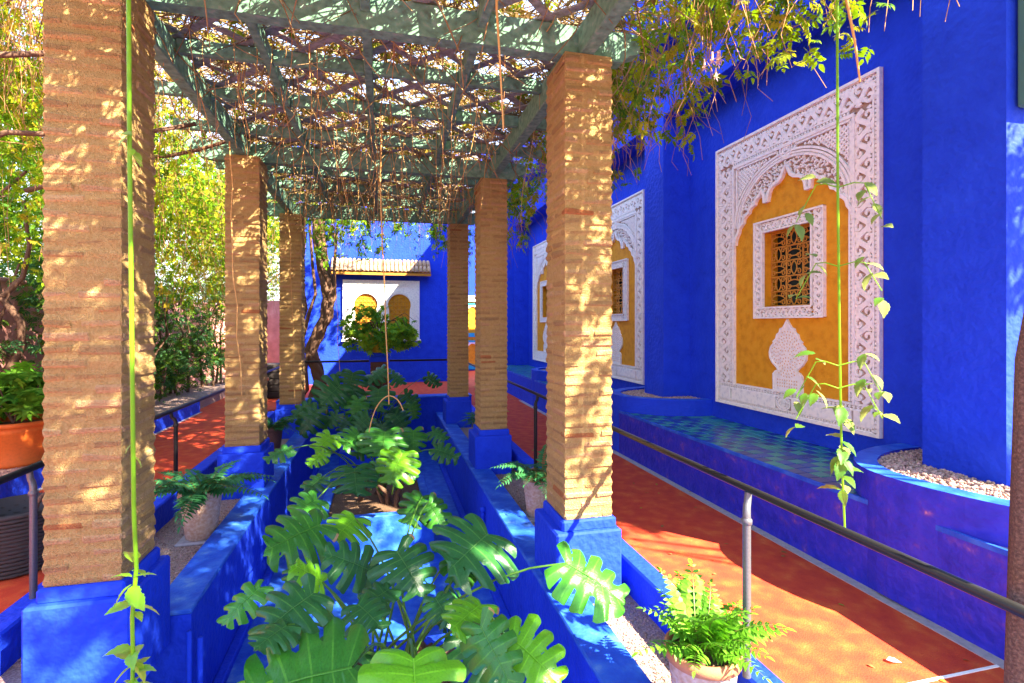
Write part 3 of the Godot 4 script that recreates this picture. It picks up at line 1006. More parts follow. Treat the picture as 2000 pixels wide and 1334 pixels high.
func build_ground():
	struct("ground", span(-60, 60, -1.4, -1.0, -60, 90), M.ground)
	struct("path", span(1.74, 2.87, -0.6, 0.0, -4, 10.7), M.path)
	struct("path", span(-3.25, -2.05, -0.6, 0.0, -4, 10.7), M.path)
	struct("path", span(-4.4, 5.2, -0.6, 0.0, 10.7, 18.5), M.path)
	struct("path_edge", span(2.80, 2.87, 0.0, 0.005, 0.2, 10.7), M.cement)
	struct("path_edge", span(-3.25, -3.21, 0.0, 0.005, 0.2, 10.7), M.cement)
	struct("path_joint", box1(Vector3(0.9, 0.006, 0.012), P(2.35, 0.002, 1.83)), M.white_stucco)
	struct("pool_floor", span(-1.35, 1.03, -1.0, -0.85, -1, 10.4), M.blue_floor)
	struct("gravel_strip", span(1.26, 1.6, -0.9, -0.2, -1, 10.4), M.gravel)
	struct("gravel_strip", span(-1.9, -1.35, -0.9, -0.2, -1, 10.4), M.gravel)
	struct("gravel_bed", span(-4.4, -3.37, -0.6, 0.2, -2, 16.5), M.gravel)
	var pb = MB.new()
	pb.box(Vector3.ZERO, Vector3(1, 0.7, 0.8), 0.25, Basis.IDENTITY, rng, 0.1)
	var pm = pb.done()
	var xf = []
	var cl = []
	for z in [[1.27, 1.59, -0.2, 1.0, 8.0, 5200], [-1.89, -1.36, -0.2, 3.3, 8.5, 5200], [-4.3, -3.4, 0.2, 5.0, 12.0, 3500]]:
		for i in z[5]:
			var u = rng.randf()
			var q = Basis(RV(1).normalized(), R(0, TAU)) * Basis.from_scale(Vector3.ONE * R(0.007, 0.016))
			xf.append(Transform3D(q, P(R(z[0], z[1]), z[2] + R(0.0, 0.004), lerpf(z[3], z[4], u * u))))
			var k = R(0.5, 1.3)
			cl.append(Color(0.36 * k, 0.23 * k * R(0.9, 1.1), 0.18 * k))
	mmi("gravel", pm, M.pebble, self, xf, cl)
	# retaining walls of the sunken garden
	for w in [["low cobalt blue garden wall under the right hand pillars", 1.03, 1.26, -0.12, -1.0, 10.4], ["low cobalt blue garden wall under the left hand pillars", -1.35, -1.11, -0.10, 3.5, 10.4]]:
		var t = thing("garden_wall", w[0], "wall", Vector3.ZERO, "low walls round the sunken garden")
		mi("wall_body", span(w[1], w[2], -0.98, w[3] - 0.03, w[4], w[5]), M.blue, t)
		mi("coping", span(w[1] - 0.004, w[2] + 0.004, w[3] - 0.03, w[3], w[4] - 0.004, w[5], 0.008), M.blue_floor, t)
		var s = 1.0 if w[1] < 0 else -1.0
		var xi = w[2] if w[1] < 0 else w[1]
		mi("footing", span(min(xi, xi + s * 0.07), max(xi, xi + s * 0.07), -0.86, -0.80, w[4], w[5], 0.01), M.blue, t)
	var ew = thing("garden_wall", "cobalt blue cross wall closing the far end of the sunken garden", "wall")
	mi("wall_body", span(-1.9, 1.74, -0.98, 0.17, 10.4, 10.7), M.blue, ew)
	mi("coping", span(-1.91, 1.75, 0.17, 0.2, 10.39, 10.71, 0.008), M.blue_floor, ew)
	for w in [["blue kerb between the gravel strip and the right red path", 1.6, 1.74, 0.014, -1.0, 10.4], ["blue kerb between the gravel strip and the left red path", -2.05, -1.9, 0.014, 2.6, 10.4], ["blue kerb wall holding the gravel bed beside the left path", -3.37, -3.25, 0.215, -2.0, 10.7]]:
		tag(mi("kerb_wall", span(w[1], w[2], -0.7, w[3], w[4], w[5], 0.012), M.blue), w[0], "kerb", "blue kerbs along the paths")
	# small pipes on the garden walls
	var pp = MB.new(true)
	pp.tube([P(0.985, -0.84, 5.0), P(1.0, -0.80, 5.15), P(1.005, -0.75, 5.3), P(1.005, -0.36, 5.3), P(1.005, -0.30, 5.3)], 0.022, 0.02, 8, true)
	pp.lathe([Vector2(0.022, 0), Vector2(0.03, 0.005), Vector2(0.03, 0.03), Vector2(0.022, 0.035)], 10, P(1.005, -0.45, 5.3))
	pp.lathe([Vector2(0.001, 0.05), Vector2(0.03, 0.045), Vector2(0.03, 0.0), Vector2(0.02, -0.01)], 10, P(1.005, -0.32, 5.3))
	tag(mi("water_pipe", pp.done(), M.blue), "blue painted water pipe standing against the right garden wall", "pipe")
	for x in [-1.085, -1.03]:
		var q = MB.new(true)
		q.tube([P(x, -0.85, 3.6 + x * 0.2), P(x, -0.17 if x < -1.05 else -0.22, 3.6 + x * 0.2)], 0.016, 0.016, 8, true)
		tag(mi("water_pipe", q.done(), M.blue), "taller blue pipe at the near end of the left garden wall" if x < -1.05 else "shorter blue pipe at the near end of the left garden wall", "pipe")

func half_round(c: float, a: float, a_near: float, b: float, y0: float, y1: float, wall_x: float, m: Material, t: Node3D):
	var n = 28
	var w = MB.new()
	var top = MB.new()
	var gv = MB.new()
	for i in n:
		var q = []
		for k in [i, i + 1]:
			var ph = lerpf(-PI / 2, PI / 2, float(k) / n)
			var aa = a if ph > 0 else a_near
			q.append([Vector2(wall_x - b * cos(ph), c + aa * sin(ph)), Vector2(wall_x - (b - 0.13) * cos(ph), c + (aa - 0.13) * sin(ph))])
		var o = Vector3(-(cos(lerpf(-PI / 2, PI / 2, (i + 0.5) / n))), 0, -sin(lerpf(-PI / 2, PI / 2, (i + 0.5) / n)))
		w.quad(P(q[0][0].x, y0, q[0][0].y), P(q[1][0].x, y0, q[1][0].y), P(q[1][0].x, y1, q[1][0].y), P(q[0][0].x, y1, q[0][0].y), o)
		w.quad(P(q[0][1].x, y0, q[0][1].y), P(q[1][1].x, y0, q[1][1].y), P(q[1][1].x, y1, q[1][1].y), P(q[0][1].x, y1, q[0][1].y), -o)
		top.quad(P(q[0][0].x, y1, q[0][0].y), P(q[1][0].x, y1, q[1][0].y), P(q[1][1].x, y1, q[1][1].y), P(q[0][1].x, y1, q[0][1].y), Vector3.UP)
		gv.quad(P(q[0][1].x, y1 - 0.03, q[0][1].y), P(q[1][1].x, y1 - 0.03, q[1][1].y), P(wall_x, y1 - 0.03, q[1][1].y), P(wall_x, y1 - 0.03, q[0][1].y), Vector3.UP)
	mi("planter_wall", w.done(), m, t)
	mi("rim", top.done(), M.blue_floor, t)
	mi("gravel_fill", gv.done(), M.gravel, t)

func build_blue_house():
	var t = thing("blue_house", "cobalt blue house front with three carved white and ochre window niches", "building")
	mi("wall", span(3.97, 7.0, 0, 6.3, 2.18, 13.9), M.blue, t)
	mi("wall", span(2.5, 3.97, 0, 6.3, 13.55, 13.9), M.blue, t)
	mi("upper_wall", span(3.4, 3.97, 4.2, 6.3, 2.18, 13.55), M.blue, t)
	mi("cornice", span(3.12, 3.4, 4.95, 5.3, 2.0, 13.55, 0.02), M.blue, t)
	mi("parapet", span(3.2, 3.4, 5.3, 6.35, 2.05, 13.55, 0.02), M.blue, t)
	var pil = [[2.18, 2.65], [5.87, 6.35], [9.6, 10.1], [13.4, 13.55]]
	for p in pil:
		mi("pilaster", span(3.4, 3.97, 0, 4.2, p[0], p[1]), M.blue, t)
	for k in 3:
		var d0 = pil[k][1]
		var d1 = pil[k + 1][0]
		var pl = 5.29 + k * 3.79 - (0.02 if k else 0.0)
		for r in [[0.0, 0.72, d0, d1], [3.6, 4.2, d0, d1], [0.72, 3.6, d0, pl - 2.05], [0.72, 3.6, pl, d1]]:
			mi("bay_wall", span(3.77, 3.97, r[0], r[1], r[2], r[3]), M.blue, t)
		carved_panel(t, Transform3D(Basis(Vector3.UP, -PI / 2), P(3.765, 0.72, pl)), k < 2)
	mi("shutter", span(3.46, 3.6, 2.82, 5.0, 2.10, 2.17, 0.01), M.shutter_green, t)
	var pm = MB.new()
	pm.box(Vector3.ZERO, Vector3(1, 0.7, 0.8), 0.25, Basis.IDENTITY, rng, 0.1)
	var pmesh = pm.done()
	var where = ["nearest the camera", "between the first and second window niche", "beyond the second window niche"]
	for k in 3:
		var c = [2.42, 6.12, 9.86][k]
		var ht = thing("curved_planter", "round fronted blue planter with gravel round the pilaster " + where[k], "planter", Vector3.ZERO, "curved planters along the blue house")
		half_round(c, 0.66 if k == 0 else 0.72, 1.15 if k == 0 else 0.72, 0.925 if k == 0 else 0.91, 0.02, 0.72, 3.77, M.blue_worn if k == 0 else M.blue, ht)
		if k < 2:
			var xf = []
			var cl = []
			for i in 4200:
				var ph = R(-PI / 2, PI / 2)
				var q = sqrt(rng.randf())
				var x = 3.77 - 0.79 * q * cos(ph)
				var d = c + (0.54 if ph > 0 or k > 0 else 1.0) * q * sin(ph)
				if x > 3.38 and absf(d - c) < 0.25: continue
				xf.append(Transform3D(Basis(RV(1).normalized(), R(0, TAU)) * Basis.from_scale(Vector3.ONE * R(0.012, 0.024)), P(x, 0.69 + R(0, 0.012), d)))
				var kk = R(0.5, 1.35)
				cl.append(Color(0.44 * kk, 0.28 * kk * R(0.9, 1.1), 0.22 * kk))
			mmi("gravel", pmesh, M.pebble, ht, xf, cl)
	# tiled benches
	var tile = box1(Vector3(0.1105, 0.026, 0.1105), Vector3.ZERO, 0.005)
	for k in 3:
		var d0 = [0.2, 6.12, 9.86][k]
		var d1 = [6.12, 9.86, 13.55][k]
		var bt = thing("tiled_bench", ["low blue bench with green and blue checker tiles under the nearest niche", "low blue bench with checker tiles under the second niche", "low blue bench with checker tiles at the far corner of the house"][k], "bench", Vector3.ZERO, "tiled benches along the blue house")
		mi("bench_body", span(2.87, 3.77, 0.0, 0.505, d0, d1), M.blue_worn if k == 0 else M.blue, bt)
		mi("bench_lip", span(2.868, 2.885, 0.505, 0.533, d0, d1), M.blue_floor, bt)
		mi("tile_bed", span(2.885, 3.77, 0.505, 0.516, d0, d1), M.cement, bt)
		var rows = int((d1 - d0) / 0.113)
		for i in rows:
			for j in 8:
				var d = d0 + (i + 0.5) * (d1 - d0) / rows
				var x = 2.885 + (j + 0.5) * 0.1106
				var hid = false
				for c in [2.42, 6.12, 9.86]:
					var e = Vector2((x - 3.77) / 0.85, (d - c) / 0.64)
					if e.length() < 1.0: hid = true
				if hid or (k == 0 and d < 2.2): continue
				var g = (i + j) % 2 == 0
				if rng.randf() < 0.06: g = not g
				mi("tile", tile, M[("tile_green%d" if g else "tile_blue%d") % (rng.randi() % 3)], bt, Transform3D(Basis(Vector3(R(-1, 1), 0, R(-1, 1)).normalized(), R(-0.012, 0.012)), P(x, 0.518 + R(-0.001, 0.001), d)))

func build_back_house():
	var t = thing("blue_garden_house", "blue house at the end of the garden with tiled eave and white double arch window", "building")
	mi("wall", span(-2.4, 2.3, 0, 6.5, 14.9, 15.3), M.blue, t)
	# white plate with two horseshoe openings
	var o = Vector3(-1.04, 1.15, -14.9)
	var f := Node3D.new()
	put(f, "window_surround", t)
	f.position = o
	mi("ochre_ground", box1(Vector3(2.0, 1.60, 0.02), Vector3(1.025, 0.82, 0.012)), M.ochre, f)
	var poly = [Vector2(0, 1.68), Vector2(0, 0.05)]
	for c in [0.60, 1.50]:
		poly.append(Vector2(c - 0.27, 0.05))
		for i in 17:
			var a = lerpf(PI * 1.13, -PI * 0.13, i / 16.0)
			poly.append(Vector2(c + cos(a) * 0.31, 1.0 + sin(a) * 0.30))
		poly.append(Vector2(c + 0.27, 0.05))
	poly += [Vector2(2.05, 0.05), Vector2(2.05, 1.68)]
	var pb = MB.new()
	pb.prism(PackedVector2Array(poly), 0.03, 0.075)
	mi("arch_plate", pb.done(), M.white_stucco, f)
	mi("sill", box1(Vector3(2.12, 0.05, 0.12), Vector3(1.025, 0.024, 0.06), 0.008), M.white_stucco, f)
	var cell = scroll_cell(0.14, 0.17)
	for i in 9:
		for x in [0.1, 1.95]:
			mi("carved_scroll", cell, M.white_stucco, f, Transform3D(Basis.IDENTITY, Vector3(x, 0.15 + i * 0.17, 0.074)))
	for i in 11:
		mi("carved_scroll", cell, M.white_stucco, f, Transform3D(Basis(Vector3(0, 0, 1), PI / 2), Vector3(0.18 + i * 0.17, 1.58, 0.074)))
	for c in [0.60, 1.50]:
		var rb = MB.new()
		for k in [0.335, 0.375]:
			var pts = []
			for i in 17:
				var a = lerpf(PI * 1.13, -PI * 0.13, i / 16.0)
				pts.append(Vector2(c + cos(a) * k, 1.0 + sin(a) * k * 0.97))
			rb.ribbon(pts, 0.02, 0.02, 0.07, 0.092)
		mi("arch_ring", rb.done(), M.white_stucco, f)
		var gb = MB.new()
		for i in 6:
			gb.tube([Vector3(c - 0.25 + i * 0.1, 0.05, 0.04), Vector3(c - 0.25 + i * 0.1, 1.25, 0.04)], 0.007, 0.007, 4)
		for i in 11:
			gb.tube([Vector3(c - 0.29, 0.1 + i * 0.11, 0.045), Vector3(c + 0.29, 0.1 + i * 0.11, 0.045)], 0.007, 0.007, 4)
		for i in 5:
			for j in 10:
				var pts = []
				for k in 9:
					pts.append(Vector3(c - 0.2 + i * 0.1 + cos(TAU * k / 8) * 0.035, 0.155 + j * 0.11 + sin(TAU * k / 8) * 0.04, 0.05))
				gb.tube(pts, 0.005, 0.005, 3)
		mi("grille", gb.done(), M.ochre_iron, f)
	# eave
	var ev = Node3D.new()
	put(ev, "eave_roof", t)
	var slab = MB.new()
	slab.quad(P(-1.34, 3.03, 14.60), P(1.3, 3.03, 14.60), P(1.3, 3.36, 14.9), P(-1.34, 3.36, 14.9), Vector3.UP)
	slab.box(P(-0.02, 2.99, 14.62), Vector3(2.66, 0.07, 0.05))
	slab.box(P(-0.02, 2.99, 14.77), Vector3(2.62, 0.03, 0.24))
	mi("eave_board", slab.done(), M.eave_wood, ev)
	var bt = MB.new(true)
	for i in 9:
		var a = PI * i / 8
		var a2 = PI * (i + 1) / 8
		if i < 8:
			bt.quad(Vector3(cos(a) * 0.055, sin(a) * 0.05, 0), Vector3(cos(a2) * 0.055, sin(a2) * 0.05, 0), Vector3(cos(a2) * 0.045, sin(a2) * 0.042, -0.36), Vector3(cos(a) * 0.045, sin(a) * 0.042, -0.36), Vector3(cos(a), sin(a), 0))
			bt.quad(Vector3(cos(a) * 0.055, sin(a) * 0.05, 0), Vector3(cos(a2) * 0.055, sin(a2) * 0.05, 0), Vector3(cos(a2) * 0.042, sin(a2) * 0.036, 0), Vector3(cos(a) * 0.042, sin(a) * 0.036, 0), Vector3(0, 0, 1))
	var tm = bt.done()
	for i in 24:
		for j in 2:
			mi("roof_tile", tm, M.roof_tile, ev, Transform3D(Basis(Vector3.RIGHT, 0.83) * Basis(Vector3.UP, R(-0.03, 0.03)) * Basis.from_scale(Vector3(1, 1, 0.68)), P(-1.29 + i * 0.1105, 3.04 + j * 0.17 + R(0, 0.006), 14.58 + j * 0.155)))
	# passage and arcade beyond
	var a = thing("arcade_wall", "distant yellow wall of white arches with turquoise bands seen between two pillars", "building")
	mi("wall", span(1.6, 5.2, 0, 5.5, 18.2, 18.5), M.blue, a)
	mi("yellow_field", span(2.4, 5.0, 0.05, 2.5, 18.17, 18.2), M.ochre, a)
	for i in 5:
		var x = 2.55 + i * 0.52
		for r in [[1.32, 2.30, 0.16], [0.25, 1.0, 0.16]]:
			var pl = []
			pl.append(Vector2(-0.26, r[1])); pl.append(Vector2(-0.26, r[0])); pl.append(Vector2(-r[2], r[0]))
			for k in 11:
				var g = lerpf(PI, 0, k / 10.0)
				pl.append(Vector2(cos(g) * r[2], r[1] - 0.22 + sin(g) * 0.17))
			pl.append(Vector2(r[2], r[0])); pl.append(Vector2(0.26, r[0])); pl.append(Vector2(0.26, r[1]))
			var b = MB.new()
			b.prism(PackedVector2Array(pl), 0.0, 0.04, Transform3D(Basis.IDENTITY, P(x, 0, 18.17)))
			mi("white_arch", b.done(), M.white_stucco, a)
	for r in [[1.18, 1.32], [0.85 + 0.15, 1.06], [0.05, 0.2], [2.3, 2.36]]:
		mi("turquoise_band", span(2.35, 5.05, r[0], r[1], 18.12, 18.17), M.teal, a)
	mi("carved_band", span(2.35, 5.05, 2.42, 2.62, 18.1, 18.17), M.white_stucco, a)
	var lb = thing("wall_lamp", "small pale grey box lamp on the blue wall between two right pillars", "wall lamp", P(2.15, 3.0, 14.85))
	mi("housing", box1(Vector3(0.16, 0.22, 0.1), Vector3.ZERO, 0.02), M.lamp_grey, lb)
	mi("hood", box1(Vector3(0.2, 0.03, 0.14), Vector3(0, 0.125, 0.02), 0.01), M.lamp_grey, lb)

func build_pink_side():
	var t = thing("pink_wall", "dusky pink plastered garden wall behind the left gravel bed", "wall")
	mi("wall_body", span(-4.7, -4.4, 0, 2.12, -3, 16.5), M.pink, t)
	mi("wall_cap", span(-4.72, -4.38, 2.12, 2.17, -3, 16.5, 0.01), M.pink, t)
	var e = thing("pink_wall", "short pink end wall left of the blue garden house", "wall")
	mi("wall_body", span(-4.4, -2.0, 0, 2.3, 16.2, 16.5), M.pink, e)
	# bare climbing stems and leafy shrubs against it
	var s1 = thing("climbing_shrub", "bare twisted climber stem on the pink wall left of the near pillar", "shrub", P(-4.2, 0.2, 7.3))
	var b = MB.new(true)
	b.tube([Vector3(0, 0, 0), Vector3(0.05, 0.45, 0.05), Vector3(-0.05, 0.8, 0), Vector3(0.12, 1.15, 0), Vector3(0.16, 1.45, 0.1), Vector3(-0.05, 1.75, 0.1), Vector3(-0.1, 2.0, 0.1)], 0.055, 0.035, 8, false, 0.1)
	b.tube([Vector3(-0.03, 1.7, 0.1), Vector3(0.18, 1.95, 0.1), Vector3(0.3, 2.3, 0.2), Vector3(0.3, 2.8, 0.3)], 0.035, 0.02, 6)
	b.tube([Vector3(-0.1, 2.0, 0.1), Vector3(-0.25, 2.3, 0.2), Vector3(0.1, 2.7, 0.5), Vector3(0.6, 3.0, 0.8)], 0.035, 0.015, 6)
	mi("stem", b.done(), M.bark, s1)
	var sp = sprig_mesh(51, 3, Color(1, 1, 1))
	for k in 4:
		var c = [P(-4.0, 0.2, 8.2), P(-4.0, 0.2, 9.8), P(-4.05, 0.2, 11.6), P(-3.9, 0.2, 13.6)][k]
		var sh = thing("climbing_shrub", ["dark green climbing shrub on the pink wall right of the near left pillar", "dense leafy climbing shrub on the pink wall beside the second left pillar", "leafy climbing shrub in the middle of the pink wall behind the left rail", "climbing shrub in the far corner where the pink walls meet"][k], "shrub", c, "climbing shrubs on the pink wall")
		for i in 6:
			var w = MB.new(true)
			var q = Vector3(R(-0.2, 0.2), 0, R(-0.6, 0.6))
			w.tube([q, q + Vector3(R(-0.15, 0.1), 0.6, R(-0.3, 0.3)), q + Vector3(R(-0.2, 0.1), 1.2, R(-0.5, 0.5)), q + Vector3(R(-0.2, 0.3), 2.1, R(-0.7, 0.7))], 0.03, 0.012, 6)
			mi("stem", w.done(), M.bark, sh)
		var spots = clump_spots(1300, 40, func(): return Vector3(R(-0.3, 0.25), R(0.15, 2.3), R(-0.9, 0.9)), 0.13)
		scatter("leaves", sh, sp, spots, 0.10, 0.20, [Color(0.06, 0.15, 0.05), Color(0.075, 0.19, 0.07), Color(0.09, 0.21, 0.04), Color(0.15, 0.27, 0.03)], 0.3)
	var lo = thing("low_shrub", "small bright green shrub at the foot of the pink wall", "shrub", P(-3.75, 0.2, 8.8))
	var lw = MB.new(true)
	for i in 5:
		lw.tube([Vector3.ZERO, Vector3(R(-0.1, 0.1), 0.2, R(-0.1, 0.1)), Vector3(R(-0.2, 0.2), 0.4, R(-0.2, 0.2))], 0.008, 0.004, 4)
	mi("stem", lw.done(), M.bark, lo)
	scatter("leaves", lo, sp, clump_spots(220, 14, func(): return Vector3(R(-0.15, 0.15), R(0.05, 0.45), R(-0.2, 0.2)), 0.05), 0.07, 0.13, [Color(0.1, 0.28, 0.02), Color(0.07, 0.2, 0.02)], 0.0)
	# dark box and painted pot at the end of the left path
	var bx = thing("storage_box", "black slatted box at the end of the left path", "box", P(-2.35, 0, 12.6))
	for i in 5:
		mi("slat", box1(Vector3(0.8, 0.12, 0.03), Vector3(0, 0.08 + i * 0.14, 0.3), 0.005), M.wicker, bx)
	mi("body", box1(Vector3(0.78, 0.74, 0.56), Vector3(0, 0.37, 0), 0.01), M.wicker, bx)
	flower_pot("clay_pot", "squat clay pot in front of the black box at the end of the left path", P(-2.55, 0.0, 11.9), 0.22, 0.5, M.pale_clay, M.clay_rim)

func build_pergola():
	var lab = ["nearest left brick pillar, partly behind a long lime green shoot", "second brick pillar on the left, above two potted ferns", "third and farthest brick pillar on the left, beside the twisted trunk", "nearest right brick pillar, dappled with bright sun", "second brick pillar on the right", "third and farthest brick pillar on the right"]
	for k in 6:
		var left = k < 3
		var d = ([3.185, 6.185, 9.14] if left else [3.405, 6.405, 9.355])[k % 3]
		pillar(lab[k], P(-1.423 if left else 1.315, 0.325, d), 0.0 if left else -0.015)
	var t = thing("pergola", "green painted timber pergola roof with diagonal lattice", "pergola", Vector3(0, 3.38, 0))
	var o = Vector3(0, -3.38, 0)
	for d in [3.31, 6.26, 9.2, 0.3]:
		var b = MB.new()
		var pr = [Vector2(-1.98, 0.20), Vector2(-2.02, 0.13), Vector2(-1.95, 0.09), Vector2(-1.90, 0.03), Vector2(-1.78, 0.0), Vector2(1.58, 0.0), Vector2(1.63, 0.05), Vector2(1.70, 0.07), Vector2(1.73, 0.14), Vector2(1.69, 0.20)]
		b.prism(PackedVector2Array(pr), -0.05, 0.05, Transform3D(Basis.IDENTITY, P(0, 0.0, d)))
		mi("main_beam", b.done(), M.green_wood, t)
	for x in [-1.44, 1.31]:
		for s in [[0.0, 3.26], [3.36, 6.21], [6.31, 9.15], [9.25, 9.75]]:
			mi("edge_beam", span(x - 0.05, x + 0.05, 0.005, 0.195, s[0], s[1], 0.008), M.green_wood, t)
	for x in [-0.80, -0.10, 0.61]:
		for s in [[0.0, 0.25], [0.35, 3.26], [3.36, 6.21], [6.31, 9.15], [9.25, 9.7]]:
			mi("rafter", span(x - 0.03, x + 0.03, 0.10, 0.205, s[0], s[1], 0.006), M.green_wood, t)
	for d in [1.05, 1.8, 2.55, 4.1, 4.85, 5.67, 7.0, 7.75, 8.5]:
		for s in [[-1.95, -1.49], [-1.39, -0.83], [-0.77, -0.13], [-0.07, 0.58], [0.64, 1.26], [1.36, 1.75]]:
			mi("cross_beam", span(s[0], s[1], 0.112, 0.212, d - 0.025, d + 0.025, 0.005), M.green_wood, t)
	for s in [-1.0, 1.0]:
		for i in 34:
			var c = -4.6 + i * 0.40 if s > 0 else -0.9 + i * 0.40
			# x - s*d = const, clipped to the roof
			var pts = []
			var x0 = -1.55; var x1 = 1.45
			var lo = -1e9; var hi = 1e9
			# d = s*(x) + c
			for e in [[x0, x1]]:
				lo = x0; hi = x1
			var dl = 0.05; var dh = 9.6
			var xa = (dl - c) / s; var xb = (dh - c) / s
			lo = max(lo, min(xa, xb)); hi = min(hi, max(xa, xb))
			if hi - lo < 0.15: continue
			var y = 0.222 + (0.013 if s > 0 else 0.0)
			var b = MB.new()
			b.seg(P(lo, y, s * lo + c), P(hi, y + R(-0.004, 0.004), s * hi + c), 0.062, 0.012)
			mi("lattice_slat", b.done(), M.grey_wood, t)

func build_rails():
	var t = thing("handrail", "long black handrail beside the right red path", "handrail")
	var b = MB.new(true)
	b.tube([P(1.625, 0.85, -0.5), P(1.625, 0.85, 3.0), P(1.63, 0.85, 6.5), P(1.64, 0.85, 11.2)], 0.0165, 0.0165, 12, true)
	mi("rail", b.done(), M.black_iron, t)
	rail_post(t, 1.60, 2.04, 0.01, 0.85, 1.625, M.grey_iron)
	rail_post(t, 1.60, 5.4, 0.01, 0.85, 1.63, M.black_iron)
	rail_post(t, 1.60, 8.7, 0.01, 0.85, 1.635, M.black_iron)
	var l = thing("handrail", "black handrail beside the left red path", "handrail")
	b = MB.new(true)
	b.tube([P(-2.0, 0.76, 0.5), P(-2.0, 0.76, 6.0), P(-2.0, 0.76, 11.2)], 0.021, 0.021, 12, true)
	mi("rail", b.done(), M.black_iron, l)
	rail_post(l, -1.97, 3.62, 0.01, 0.76, -2.0, M.grey_iron)
	rail_post(l, -1.95, 5.72, 0.01, 0.76, -2.0, M.black_iron)
	rail_post(l, -1.95, 8.7, 0.01, 0.76, -2.0, M.black_iron)
	var k = thing("handrail", "thin black handrail across the far end in front of the blue garden house", "handrail")
	b = MB.new(true)
	b.tube([P(-1.9, 0.85, 11.3), P(1.62, 0.85, 11.3)], 0.022, 0.022, 10, true)
	mi("rail", b.done(), M.black_iron, k)
	for x in [-1.85, 1.6]:
		rail_post(k, x, 11.28, 0.0, 0.85, x, M.black_iron)

